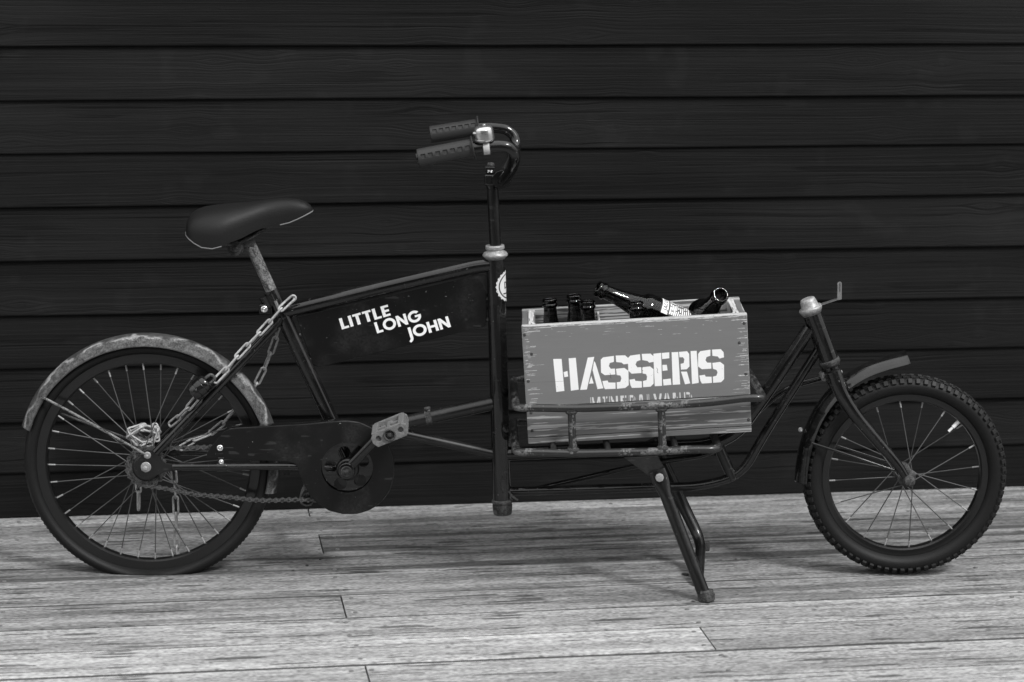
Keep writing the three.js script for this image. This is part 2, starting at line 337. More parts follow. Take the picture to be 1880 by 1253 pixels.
{ // dry leaf crumbs lying on the decking
  const list = [];
  for (const [x, z, r] of [[1.045, 0.595, 0.007], [1.055, 0.612, 0.005], [1.02, 0.77, 0.0035], [1.045, 0.79, 0.002], [0.30, 0.44, 0.004], [0.27, 0.47, 0.003], [0.33, 0.40, 0.003], [-0.33, 0.585, 0.005], [0.10, 0.52, 0.0025]]) {
    const g = new THREE.IcosahedronGeometry(r, 1), p = g.attributes.position, s = Math.round(x * 977 + z * 131);
    for (let i = 0; i < p.count; i++) { const k = 0.55 + 0.8 * hash(Math.round(p.getX(i) * 1e5), Math.round(p.getZ(i) * 1e5 + p.getY(i) * 7e4), s); p.setXYZ(i, p.getX(i) * k * 1.3, p.getY(i) * k * 0.22, p.getZ(i) * k * 0.7); }
    g.rotateY(rr(0, 6)); g.computeVertexNormals(); g.translate(x, r * 0.12 + 0.001, z); list.push(g);
  }
  tag(stamp('leaf_litter', list, std(0.035, 0.85)), 'small dark crumbs of dry leaf scattered on the decking', 'leaves', null, 'stuff');
}

// ------------------------------------------------------------------ the cargo bike
// own axes: x forwards, y up, z to its right; origin where the rear tyre stands
const BIKE = { at: [-0.01583, 0, 0.4395], turn: -0.127312 };
const bike = group('cargo_bike'); bike.position.set(...BIKE.at); bike.rotation.y = BIKE.turn;
tag(bike, 'black long cargo bike with a front load rack, rusty rear mudguard and flat rear tyre', 'cargo bike');
bike.updateMatrixWorld(true);
const inWorld = a => bike.localToWorld(V(a));

// wheels
const RW = [0.0065, 0.2262, 0], FW = [1.504, 0.2042, 0];
function wheelRing(profile, seg) { // profile [radius, z] closed; turned about z
  const n = profile.length, pos = [], uv = [], idx = []; let per = [0];
  for (let i = 1; i <= n; i++) per.push(per[i - 1] + Math.hypot(profile[i % n][0] - profile[i - 1][0], profile[i % n][1] - profile[i - 1][1]));
  for (let k = 0; k <= seg; k++) for (let i = 0; i <= n; i++) { const a = k / seg * Math.PI * 2, [r, z] = profile[i % n]; pos.push(Math.cos(a) * r, Math.sin(a) * r, z); uv.push(per[i], a * 0.2); }
  for (let k = 0; k < seg; k++) for (let i = 0; i < n; i++) { const a = k * (n + 1) + i, b = a + n + 1; idx.push(a, b, a + 1, b, b + 1, a + 1); }
  const g = new THREE.BufferGeometry(); g.setAttribute('position', new THREE.Float32BufferAttribute(pos, 3)); g.setAttribute('uv', new THREE.Float32BufferAttribute(uv, 2)); g.setIndex(idx);
  return g;
}
const creased = g => { const n = g.toNonIndexed(); n.computeVertexNormals(); return n; };
function tyreProfile(R, rim, halfW, n = 20) { // horseshoe section
  const c = (R + rim) / 2 + 0.0002, hh = (R - rim) / 2, out = [];
  for (let i = 0; i < n; i++) { const a = i / n * Math.PI * 2; out.push([c + hh * Math.cos(a), halfW * Math.sin(a)]); }
  return out;
}
function flatten(g, cy, y0 = 0.0012) { // let a slack tyre sit down and spread on the ground
  const p = g.attributes.position;
  for (let i = 0; i < p.count; i++) {
    const y = p.getY(i) + cy, x = p.getX(i), z = p.getZ(i);
    const d = sstep(0.11, 0.0, Math.abs(x)) * sstep(0.05, 0.0, y);
    p.setZ(i, z * (1 + 0.28 * d));
    if (y < y0) p.setY(i, y0 - cy);
  }
  g.computeVertexNormals(); return g;
}
function wheel(name, at, spec) {
  const w = group(name, bike); w.position.set(...at);
  let ty = wheelRing(tyreProfile(spec.R, spec.rim, spec.half), 128); ty.computeVertexNormals();
  if (spec.slack) ty = flatten(ty, at[1]);
  mesh('tyre', ty, M.rubber, w);
  const r = spec.rim, hw = spec.rimHalf, dp = spec.depth;
  mesh('rim', creased(wheelRing([[r + 0.004, -hw], [r + 0.004, -hw + 0.0015], [r - 0.001, -hw + 0.002], [r - 0.001, hw - 0.002], [r + 0.004, hw - 0.0015], [r + 0.004, hw], [r + 0.0025, hw + 0.0012], [r - 0.002, hw + 0.0006], [r - dp + 0.004, hw - 0.0005], [r - dp + 0.001, hw - 0.004], [r - dp, 0.004], [r - dp, -0.004], [r - dp + 0.001, -hw + 0.004], [r - dp + 0.004, -hw + 0.0005], [r - 0.002, -hw - 0.0006], [r + 0.0025, -hw - 0.0012]].reverse(), 128)), M.rim, w);
  mesh('hub', join([lathe([[0, -spec.hubW - 0.004], [spec.fl * 0.6, -spec.hubW - 0.004], [spec.fl * 0.7, -spec.hubW], [spec.fl, -spec.hubW + 0.001], [spec.fl, -spec.hubW + 0.004], [spec.fl * 0.5, -spec.hubW + 0.008], [spec.fl * 0.5, spec.hubW - 0.008], [spec.fl, spec.hubW - 0.004], [spec.fl, spec.hubW - 0.001], [spec.fl * 0.7, spec.hubW], [spec.fl * 0.6, spec.hubW + 0.004], [0, spec.hubW + 0.004]], [0, 0, 0], [0, 0, 1])]), M.rustDark, w);
  const n = spec.spokes, ri = r - dp;
  for (let i = 0; i < n; i++) {
    const a = i / n * Math.PI * 2 + spec.phase, side = i % 2 ? 1 : -1, lead = (Math.floor(i / 2) % 2 ? 1 : -1) * spec.cross;
    const A = [Math.cos(a + lead) * spec.fl * 0.9, Math.sin(a + lead) * spec.fl * 0.9, side * (spec.hubW - 0.003)], B = [Math.cos(a) * ri, Math.sin(a) * ri, side * 0.003];
    const b = V(B), d = V(A).sub(b).normalize();
    const sp = mesh('spoke', sweep([A, B], 0.00115, { seg: 6, cap: false }), spec.spokeMat || M.spoke, w);
    mesh('nipple', sweep([b.clone().addScaledVector(d, -0.001), b.clone().addScaledVector(d, 0.013)], 0.0019, { seg: 6 }), M.worn, w);
  }
  return w;
}
const rearWheel = wheel('rear_wheel', RW, { R: 0.2445, rim: 0.2165, depth: 0.018, half: 0.0225, rimHalf: 0.0125, hubW: 0.03, fl: 0.023, spokes: 36, cross: 0.95, phase: 0.04, slack: true });
const frontWheel = wheel('front_wheel', FW, { R: 0.2005, rim: 0.1625, depth: 0.0125, half: 0.0255, rimHalf: 0.0125, hubW: 0.03, fl: 0.018, spokes: 20, cross: 0.8, phase: 0.1 });
{ // knobbly tread of the front tyre
  const list = [], N = 76, R = 0.2005, kb = (ang, lat, rad, w, l, h) => {
    const g = new RoundedBoxGeometry(h, l, w, 1, 0.001); g.rotateY(-lat); g.translate(0.1817 + (0.019 + rad) * Math.cos(lat), 0, (0.0255 + rad) * Math.sin(lat)); g.rotateZ(ang); list.push(g);
  };
  for (let i = 0; i < N; i++) {
    const a = i / N * Math.PI * 2;
    for (const s of [-1, 1]) { kb(a + (s > 0 ? 0 : 0.04), s * 0.95, 0.0014, 0.0105, 0.0088, 0.0068); kb(a + 0.041, s * 0.40, 0.0, 0.007, 0.0095, 0.005); }
    if (i % 2) kb(a, 0, 0.0, 0.006, 0.010, 0.005);
  }
  const t = stamp('tread', list, M.knob, frontWheel); t.userData.kind = 'stuff';
  const list2 = []; // fine tread of the rear tyre
  for (let i = 0; i < 150; i++) for (const s of [-1, 1]) { const a = i / 150 * Math.PI * 2 + (s > 0 ? 0 : 0.02), g = new THREE.BoxGeometry(0.0016, 0.0050, 0.010); g.rotateY(-s * 0.62); g.translate(0.2416, 0, s * 0.0100); g.rotateZ(a); list2.push(g); }
  const g2 = join(list2), p = g2.attributes.position; flatten(g2, RW[1]); mesh('tread', g2, M.knob, rearWheel).userData.kind = 'stuff';
  const vdir = (a, r0, r1, w, parent) => mesh('valve', join([sweep([[Math.cos(a) * r0, Math.sin(a) * r0, 0], [Math.cos(a) * (r0 - 0.016), Math.sin(a) * (r0 - 0.016), 0.001]], 0.004, { seg: 10 }), sweep([[Math.cos(a) * (r0 - 0.016), Math.sin(a) * (r0 - 0.016), 0.001], [Math.cos(a) * r1, Math.sin(a) * r1, 0.001]], 0.0028, { seg: 10 })]), w, parent);
  vdir(0.80, 0.150, 0.122, M.white, frontWheel); vdir(-0.075, 0.199, 0.167, M.worn, rearWheel);
}
// axle nuts
function nut(name, a, r, h, m, parent = bike) { const hex = new THREE.CylinderGeometry(r, r, h, 6); hex.rotateX(Math.PI / 2); const q = V(a); hex.translate(q.x, q.y, q.z); return mesh(name, join([hex, lathe([[0, 0], [r * 1.15, 0], [r * 1.15, 0.0012], [r * 0.9, 0.002], [0, 0.002]], [q.x, q.y, q.z - h / 2], [0, 0, 1]), lathe([[0, 0.006], [r * 0.42, 0.006], [r * 0.55, 0.004], [r * 0.55, 0], [0, 0]], [q.x, q.y, q.z + h / 2 - 0.001], [0, 0, 1], 16)]), m, parent); }
function screw(name, a, r, m, parent = bike) { const q = V(a); return mesh(name, join([lathe([[0, 0.0032], [r * 0.35, 0.003], [r * 0.36, 0.0018], [r * 0.5, 0.0018], [r * 0.52, 0.0032], [r * 0.8, 0.0026], [r, 0.0012], [r, 0], [0, 0]], [q.x, q.y, q.z], [0, 0, 1], 20)]), m, parent); }

// frame tubes
tube('seat_tube', [[0.2501, 0.5706, 0], [0.3639, 0.315, 0], [0.4084, 0.2157, 0]], 0.0150, M.black, bike, 0.01);
tube('top_tube', [[0.2729, 0.5275, 0], [0.4652, 0.5758, 0], [0.6487, 0.6197, 0], [0.6795, 0.623, 0]], 0.0143, M.black, bike, 0.03);
tube('head_tube', [[0.6873, 0.6402, 0], [0.7042, 0.145, 0]], 0.0184, M.black, bike);
tube('down_tube', [[0.4055, 0.2821, 0], [0.6845, 0.3457, 0]], 0.0138, M.satin, bike);
tube('down_tube', [[0.4646, 0.2933, 0], [0.6895, 0.243, 0]], 0.0098, M.satin, bike);
mesh('bottom_bracket', sweep([[...[0.3997, 0.2068, 0]].map((v, i) => i === 2 ? -0.036 : v), [...[0.3997, 0.2068, 0]].map((v, i) => i === 2 ? 0.042 : v)], 0.021, { seg: 24 }), M.satin, bike);
for (const s of [1, -1]) {
  const A = [0.2602, 0.5017, 0.018], B = [0.027, 0.2589, 0.062], C = [0.0592, 0.2306, 0.062], D = [0.317, 0.2298, 0.05], E = [0.3849, 0.2178, 0.026];
  const f = q => [q[0], q[1], q[2] * s];
  tube('seat_stay', [f(A), f(B)], 0.0083, M.black, bike);
  mesh('stay_end', sweep([f([0.2537, 0.4952, 0.018]), f([0.2665, 0.5102, 0.017]), f([0.2696, 0.5163, 0.015])], t => [0.0085 + 0.003 * t, 0.0065], { seg: 14 }), M.satin, bike);
  tube('chain_stay', [f(C), f(D), f(E)], 0.0072, M.black, bike, 0.05);
  mesh('dropout', plate([[-0.0138, 0.2304, 0.062], [-0.0082, 0.2435, 0.062], [0.0026, 0.2566, 0.062], [0.0134, 0.2643, 0.062], [0.0323, 0.2622, 0.062], [0.0383, 0.2436, 0.062], [0.0477, 0.2371, 0.062], [0.0656, 0.236, 0.062], [0.0654, 0.224, 0.062], [0.0421, 0.2207, 0.062], [0.025, 0.213, 0.062], [0.0038, 0.2107, 0.062], [-0.0088, 0.2173, 0.062]], s > 0 ? 0.060 : -0.064, 0.0042), M.satin, bike);
  nut('axle_nut', s > 0 ? [0.0083, 0.2311, 0.069] : [0.0065, 0.2262, -0.069], 0.0088, 0.009, M.worn).rotation.set(0, 0, 0);
}
nut('stay_bolt', [0.0115, 0.2544, 0.066], 0.0062, 0.006, M.worn);
// panel with the name
const panel = mesh('name_panel', plate([[0.3004, 0.5168, 0], [0.6371, 0.5981, 0], [0.6541, 0.596, 0], [0.6648, 0.5874, 0], [0.6702, 0.5702, 0], [0.6706, 0.5107, 0], [0.6664, 0.5009, 0], [0.3496, 0.4202, 0], [0.339, 0.4191, 0], [0.3305, 0.4256, 0]], -0.0025, 0.005, 0.0012), M.panel, bike);
mesh('gusset', plate([[0.6265, 0.5959, 0], [0.6477, 0.6046, 0], [0.6658, 0.6047, 0], [0.6711, 0.5993, 0], [0.6724, 0.5648, 0], [0.6681, 0.5734, 0], [0.6627, 0.5874, 0], [0.652, 0.596, 0]], -0.003, 0.006, 0.001), M.satin, bike);
for (const [a, b] of [[[0.6703, 0.5561, 0], [0.6756, 0.5551, 0]], [[0.6706, 0.515, 0], [0.6759, 0.5139, 0]], [[0.3075, 0.4821, 0], [0.3011, 0.481, 0]], [[0.3273, 0.4332, 0], [0.322, 0.4332, 0]]]) mesh('panel_tab', sweep([a, b], 0.0035, { seg: 10 }), M.rustDark, bike);
{ // lettering, cap height 1, one mesh per letter
  const poly = p => [new THREE.Shape(p.map(q => new THREE.Vector2(...q)))], arc = (r, a0, a1, n = 28) => Array.from({ length: n + 1 }, (_, i) => { const a = (a0 + (a1 - a0) * i / n) * Math.PI / 180; return [0.52 + r * Math.cos(a), 0.5 + r * Math.sin(a)]; });
  const ring = (() => { const s = new THREE.Shape(arc(0.53, 0, 359.9, 40).map(q => new THREE.Vector2(...q))); s.holes.push(new THREE.Path(arc(0.305, 0, 359.9, 40).reverse().map(q => new THREE.Vector2(...q)))); return [s]; })();
  const F = {
    L: [0.53, poly([[0, 0], [0.53, 0], [0.53, 0.19], [0.22, 0.19], [0.22, 1], [0, 1]])],
    I: [0.22, poly([[0, 0], [0.22, 0], [0.22, 1], [0, 1]])],
    T: [0.60, poly([[0.19, 0], [0.41, 0], [0.41, 0.81], [0.60, 0.81], [0.60, 1], [0, 1], [0, 0.81], [0.19, 0.81]])],
    E: [0.53, poly([[0, 0], [0.53, 0], [0.53, 0.19], [0.22, 0.19], [0.22, 0.405], [0.51, 0.405], [0.51, 0.595], [0.22, 0.595], [0.22, 0.81], [0.53, 0.81], [0.53, 1], [0, 1]])],
    O: [1.04, ring],
    N: [0.83, poly([[0, 0], [0.215, 0], [0.215, 0.60], [0.615, 0], [0.83, 0], [0.83, 1], [0.615, 1], [0.615, 0.40], [0.215, 1], [0, 1]])],
    G: [1.05, poly([...arc(0.53, 40, 352), [1.05, 0.59], [0.56, 0.59], [0.56, 0.41], [0.80, 0.41], ...arc(0.305, 330, 46)])],
    J: [0.34, poly([[0.12, 1], [0.34, 1], [0.34, 0.02], [0.31, -0.14], [0.22, -0.27], [0.06, -0.36], [-0.03, -0.20], [0.07, -0.12], [0.12, 0.0]])],
    H: [0.78, poly([[0, 0], [0.22, 0], [0.22, 0.40], [0.56, 0.40], [0.56, 0], [0.78, 0], [0.78, 1], [0.56, 1], [0.56, 0.60], [0.22, 0.60], [0.22, 1], [0, 1]])],
  };
  const geoOf = {};
  for (const k in F) geoOf[k] = new THREE.ExtrudeGeometry(F[k][1], { depth: 0.012, bevelEnabled: false, curveSegments: 6 });
  const word = (txt, A, B, cap) => {
    const a = V(A), b = V(B), d = b.clone().sub(a), L = d.length(); let w = -0.10; for (const c of txt) w += F[c][0] + 0.10;
    const sx = L / w, ang = Math.atan2(d.y, d.x); let x = 0;
    for (const c of txt) { const m = mesh('letter', geoOf[c], M.white, panel); m.position.set(a.x + Math.cos(ang) * x * sx, a.y + Math.sin(ang) * x * sx, 0.0026); m.rotation.z = ang; m.scale.set(sx, cap, 0.05); x += F[c][0] + 0.10; }
  };
  word('LITTLE', [0.3882, 0.4935, 0.003], [0.4837, 0.522, 0.003], 0.0222);
  word('LONG', [0.457, 0.4859, 0.003], [0.5455, 0.5129, 0.003], 0.0222);
  word('JOHN', [0.5194, 0.475, 0.003], [0.6014, 0.4997, 0.003], 0.0222);
}
// seat post, clamp, saddle
tube('seat_post', [[0.2069, 0.6702, 0], [0.2614, 0.5458, 0]], 0.0113, M.rust, bike);
const clampG = group('seat_clamp', bike);
mesh('collar', sweep([[0.2436, 0.5619, 0], [0.2529, 0.5415, 0]], 0.0182, { seg: 24 }), M.black, clampG);
mesh('ear', box(0.026, 0.020, 0.020, ...[0.2404, 0.5346, 0.004], 0.003), M.black, clampG);
screw('bolt', [0.2381, 0.5355, 0.0145], 0.0072, M.chrome, clampG);
mesh('collar_strip', sweep([[0.2596, 0.5521, 0.0165], [0.2668, 0.5349, 0.0165]], 0.0034, { seg: 8 }), M.steel, clampG);
const saddle = group('saddle', bike);
{
  const st = [ // crown, near skirt edge, half width
    [[0.0899, 0.6941, 0], [0.0931, 0.6902, 0.03], 0.028], [[0.0929, 0.7123, 0], [0.0978, 0.687, 0.05], 0.050], [[0.0993, 0.7219, 0], [0.1051, 0.6822, 0.06], 0.062], [[0.11, 0.7283, 0], [0.1162, 0.6751, 0.068], 0.070], [[0.1247, 0.7331, 0], [0.1312, 0.6677, 0.074], 0.075], [[0.1448, 0.7364, 0], [0.1511, 0.6655, 0.076], 0.076],
    [[0.1626, 0.7381, 0], [0.1685, 0.6698, 0.073], 0.073], [[0.1795, 0.7398, 0], [0.1847, 0.6784, 0.067], 0.067], [[0.1984, 0.7415, 0], [0.2025, 0.6842, 0.056], 0.056], [[0.2174, 0.7437, 0], [0.2203, 0.693, 0.044], 0.044], [[0.2342, 0.7464, 0], [0.2363, 0.7, 0.034], 0.034], [[0.2521, 0.7492, 0], [0.2537, 0.7029, 0.028], 0.028],
    [[0.271, 0.7509, 0], [0.2723, 0.7046, 0.025], 0.025], [[0.2889, 0.7512, 0], [0.2901, 0.7087, 0.023], 0.023], [[0.3047, 0.7494, 0], [0.3058, 0.7155, 0.022], 0.022], [[0.3183, 0.7453, 0], [0.3193, 0.722, 0.019], 0.019], [[0.3277, 0.7384, 0], [0.3284, 0.7266, 0.014], 0.014], [[0.3324, 0.7315, 0], [0.3327, 0.7287, 0.006], 0.006]];
  const n = 22, pos = [], uv = [], idx = [];
  st.forEach(([c, b, hw], i) => { for (let k = 0; k <= n; k++) { const a = k / n * Math.PI, ca = Math.cos(a), sa = Math.sin(a); pos.push(c[0], b[1] + (c[1] - b[1]) * Math.pow(sa, 0.62), Math.sign(ca) * hw * Math.pow(Math.abs(ca), 0.80)); uv.push(k * 0.006, i * 0.014); } });
  const w = n + 1; for (let i = 0; i < st.length - 1; i++) for (let k = 0; k < n; k++) { const a = i * w + k; idx.push(a, a + 1, a + w, a + 1, a + w + 1, a + w); }
  for (const [e, f] of [[0, 1], [st.length - 1, 0]]) { const b = e * w; for (let k = 1; k < n; k++) f ? idx.push(b, b + k + 1, b + k) : idx.push(b, b + k, b + k + 1); }
  const g = new THREE.BufferGeometry(); g.setAttribute('position', new THREE.Float32BufferAttribute(pos, 3)); g.setAttribute('uv', new THREE.Float32BufferAttribute(uv, 2)); g.setIndex(idx); g.computeVertexNormals();
  mesh('cover', g, M.saddle, saddle);
  // shell: closes the underside, its pale edge shows along the skirt
  const sp = [], si = [], sn = [];
  st.forEach(([c, b, hw]) => { for (const s of [1, -1]) for (const dy of [0.001, -0.0035]) sp.push(c[0], b[1] + dy, s * (hw + 0.0006)); });
  for (let i = 0; i < st.length - 1; i++) { const a = i * 4, b = a + 4; for (const [p, q] of [[0, 1], [1, 3], [3, 2], [2, 0]]) si.push(a + p, a + q, b + p, a + q, b + q, b + p); }
  const e = (st.length - 1) * 4; si.push(0, 2, 1, 1, 2, 3, e, e + 1, e + 2, e + 1, e + 3, e + 2);
  let sg = new THREE.BufferGeometry(); sg.setAttribute('position', new THREE.Float32BufferAttribute(sp, 3)); sg.setIndex(si); sg = sg.toNonIndexed(); sg.computeVertexNormals(); sg.setAttribute('uv', new THREE.Float32BufferAttribute(new Float32Array(sg.attributes.position.count * 2), 2));
  mesh('shell', sg, M.saddle, saddle);
  for (const [a, b] of [[0, 6], [12, 17]]) for (const s of [1, -1]) mesh('edging', sweep(st.slice(a, b + 1).map(([c, q, hw]) => [c[0], q[1] - 0.0018, s * (hw - 0.0002)]), 0.0014, { seg: 8 }), M.edge, saddle);
  for (const s of [1, -1]) mesh('rail', sweep(bend([[0.1469, 0.6699, 0], [0.1805, 0.6626, 0], [0.207, 0.6734, 0], [0.26, 0.7046, 0]].map((q, i) => [q[0], q[1], s * [0.035, 0.022, 0.022, 0.008][i]]), 0.02), 0.0036, { seg: 8 }), M.rustDark, saddle);
}
mesh('saddle_clamp', join([lathe([[0, -0.026], [0.012, -0.026], [0.0155, -0.023], [0.0155, 0.023], [0.012, 0.026], [0.006, 0.026], [0.006, 0.032], [0, 0.032]], [0.1846, 0.6562, 0], [0, 0, 1], 24), box(0.03, 0.016, 0.03, ...[0.1974, 0.6637, 0], 0.003), box(0.022, 0.02, 0.026, ...[0.209, 0.668, 0], 0.003)]), M.rustDark, bike);

// steering column, stem, handlebar
const heads = (name, prof, a, d, m) => mesh(name, lathe(prof, a, d, 32), m, bike);
const up = V([0.6866, 0.6628, 0]).sub(V([0.6878, 0.6381, 0])).normalize().toArray();
heads('upper_headset', [[0.010, 0.024], [0.0178, 0.0245], [0.0185, 0.022], [0.0185, 0.0172], [0.0165, 0.016], [0.0162, 0.0135], [0.0215, 0.011], [0.0245, 0.007], [0.0245, 0.0035], [0.021, 0.0005], [0.0184, -0.003], [0, -0.003]], [0.6873, 0.637, 0], up, M.worn);
heads('lower_headset', [[0, 0.006], [0.0185, 0.006], [0.0205, 0.004], [0.0205, -0.001], [0.0185, -0.003], [0.0198, -0.006], [0.0195, -0.014], [0.018, -0.024], [0.0165, -0.0255], [0, -0.0255]], [0.7042, 0.145, 0], up, M.rustDark);
tube('stem', [[0.6877, 0.6531, 0], [0.6806, 0.7769, 0]], 0.0112, M.satin, bike);
const stemHead = group('stem_clamp', bike);
mesh('clamp_body', join([box(0.030, 0.022, 0.032, ...[0.6794, 0.7906, 0], 0.004), sweep([[0.6817, 0.7726, 0], [0.6795, 0.7853, 0]], t => 0.0112 + 0.004 * t, { seg: 20 }), lathe([[0, -0.021], [0.0175, -0.021], [0.0185, -0.019], [0.0185, 0.019], [0.0175, 0.021], [0, 0.021]], [0.6984, 0.7918, 0], [0, 0, 1], 24)]), M.black, stemHead);
mesh('clamp_plate', box(0.019, 0.013, 0.026, ...[0.6751, 0.8097, 0], 0.002), M.satin, stemHead);
screw('bolt', [0.6728, 0.8077, 0.0135], 0.0026, M.chrome, stemHead); screw('bolt', [0.6786, 0.8072, 0.0135], 0.0030, M.chrome, stemHead);
mesh('expander_bolt', lathe([[0, 0], [0.0075, 0], [0.0075, 0.004], [0.005, 0.0075], [0, 0.008]], [0.6772, 0.815, 0], up, 16), M.rustDark, stemHead);
const barR = 0.0111;
mesh('handlebar', sweep(spline([[0.5377, 0.8564, 0.215], [0.6388, 0.875, 0.215], [0.6658, 0.8787, 0.215], [0.6909, 0.8804, 0.215], [0.707, 0.8772, 0.213], [0.7173, 0.8652, 0.205], [0.7164, 0.84, 0.165], [0.7078, 0.8122, 0.1], [0.7008, 0.7939, 0.04], [0.6995, 0.7897, 0], [0.7002, 0.7887, -0.04], [0.7055, 0.7961, -0.1], [0.7186, 0.8109, -0.165], [0.7303, 0.8314, -0.205], [0.727, 0.8502, -0.214], [0.7116, 0.8631, -0.216], [0.6918, 0.8667, -0.217], [0.6567, 0.867, -0.218], [0.5601, 0.8519, -0.22]], 150), barR, { seg: 18 }), M.black, bike);
const evalr = new Evaluator(); evalr.useGroups = false; evalr.attributes = ['position', 'normal', 'uv'];
function grip(A, B, upTilt) { // A outer end, B inner end
  const a = V(A), b = V(B), L = a.distanceTo(b), t = b.clone().sub(a).normalize();
  const R = 0.0172, prof = [[0, 0], [R * 0.93, 0], [R, 0.002], [R, L * 0.5], [R * 0.98, L - 0.004], [R * 1.28, L - 0.003], [R * 1.32, L - 0.001], [R * 1.3, L], [0, L]];
  const body = new THREE.LatheGeometry(prof.map(q => new THREE.Vector2(Math.max(q[0], 1e-5), q[1])), 40);
  let br = new Brush(body, M.grip); br.updateMatrixWorld();
  const n = 7, cut = [];
  for (const ang of [0.1, 3.2]) for (let i = 0; i < n; i++) { const g = new RoundedBoxGeometry(0.0085, 0.0092, 0.0050, 1, 0.001); g.translate(0, L * (0.10 + 0.79 * i / (n - 1)), R - 0.0002); g.rotateY(ang); cut.push(g); }
  const cb = new Brush(join(cut), M.gripIn); cb.updateMatrixWorld();
  const res = evalr.evaluate(br, cb, SUBTRACTION), geo = res.geometry;
  const z = new THREE.Vector3(0, upTilt, 1).normalize(), x = t.clone().cross(z).normalize(); z.copy(x.clone().cross(t));
  const m4 = new THREE.Matrix4().makeBasis(x, t, z).setPosition(a);
  geo.applyMatrix4(m4); geo.clearGroups();
  return mesh('grip', geo, M.grip, bike);
}
grip([0.5397, 0.8564, 0.215], [0.6428, 0.8771, 0.215], 0.35); grip([0.5579, 0.8513, -0.22], [0.6567, 0.8681, -0.218], 0.62);
const bell = group('bell', bike);
{
  const at = [0.6659, 0.8772, 0.215], d = [-0.10, 0.96, 0.10];
  mesh('dome', lathe([[0, 0.0145], [0.009, 0.0142], [0.0155, 0.0118], [0.0178, 0.008], [0.0186, 0], [0.0190, -0.010], [0.0188, -0.0135], [0.0165, -0.0135], [0.016, 0], [0, 0.002]], [0.6607, 0.9038, 0.215], d, 40), M.chrome, bell);
  mesh('bell_base', lathe([[0, 0.003], [0.0172, 0.003], [0.0182, 0.001], [0.0176, -0.0025], [0, -0.004]], [0.6603, 0.8918, 0.215], d, 36), M.steel, bell);
  mesh('cap_nut', lathe([[0, 0.0025], [0.003, 0.002], [0.004, 0], [0, 0]], [0.6611, 0.9188, 0.215], d, 16), M.steel, bell);
  mesh('lever', sweep([[0.6466, 0.903, 0.222], [0.6411, 0.904, 0.222]], t => [0.0045, 0.003], { seg: 10 }), M.steel, bell);
  const ax2 = V([0.6909, 0.8804, 0.215]).sub(V([0.6528, 0.8761, 0.215])).normalize().toArray();
  mesh('strap', lathe([[0.0112, -0.0058], [0.0132, -0.0058], [0.0132, 0.0058], [0.0112, 0.0058]], at, ax2, 30), M.bandW, bell);
  mesh('bracket', sweep([[0.6653, 0.8864, 0.2165], [0.6627, 0.8914, 0.2165]], t => [0.006, 0.006], { seg: 10 }), M.bandW, bell);
}
{ // round sticker wrapped over the front of the head tube
  const c = document.createElement('canvas'); c.width = c.height = 256; const x = c.getContext('2d');
  x.fillStyle = '#d8d8d8'; x.fillRect(0, 0, 256, 256);
  x.strokeStyle = '#181818'; x.lineWidth = 9; x.beginPath(); x.arc(128, 128, 92, 0, 7); x.stroke();
  x.fillStyle = '#181818'; x.font = 'bold 74px sans-serif'; x.textAlign = 'center'; x.fillText('DB', 128, 146); x.fillRect(70, 178, 116, 9);
  for (let i = 0; i < 40; i++) { const a = i / 40 * Math.PI * 2; x.fillStyle = i % 3 ? '#b4b4b4' : '#9a9a9a'; x.fillRect(128 + Math.cos(a) * 112 - 3, 128 + Math.sin(a) * 112 - 5, 5, 10); }
  const t = new THREE.CanvasTexture(c); t.colorSpace = THREE.SRGBColorSpace;
  const pos = [], uv = [], idx = [], nR = 8, nA = 44, A = V([0.6873, 0.6402, 0]), B = V([0.7042, 0.145, 0]), ax = A.clone().sub(B).normalize(), mid = V([0.6898, 0.5811, 0]), side = new THREE.Vector3(0, 0, 1), fw = ax.clone().cross(side).multiplyScalar(1).normalize();
  for (let i = 0; i <= nR; i++) for (let k = 0; k <= nA; k++) { const a = k / nA * Math.PI * 2, s = i === nR ? 1 + 0.035 * Math.cos(k * Math.PI) : 1, r = 0.0305 * i / nR * s, u = r * Math.cos(a), w = r * Math.sin(a), th = u / 0.0187; const q = mid.clone().addScaledVector(ax, w).addScaledVector(fw, 0.0187 * Math.cos(th)).addScaledVector(side, -0.0187 * Math.sin(th)); pos.push(q.x, q.y, q.z); uv.push(0.5 + u / 0.0305 / 2.2, 0.5 + w / 0.0305 / 2.2); }
  for (let i = 0; i < nR; i++) for (let k = 0; k < nA; k++) { const a = i * (nA + 1) + k, b = a + nA + 1; idx.push(a, b, a + 1, b, b + 1, a + 1); }
  const g = new THREE.BufferGeometry(); g.setAttribute('position', new THREE.Float32BufferAttribute(pos, 3)); g.setAttribute('uv', new THREE.Float32BufferAttribute(uv, 2)); g.setIndex(idx); g.computeVertexNormals();
  mesh('badge', g, new THREE.MeshStandardMaterial({ map: t, roughness: 0.5, side: THREE.DoubleSide }), bike);
}

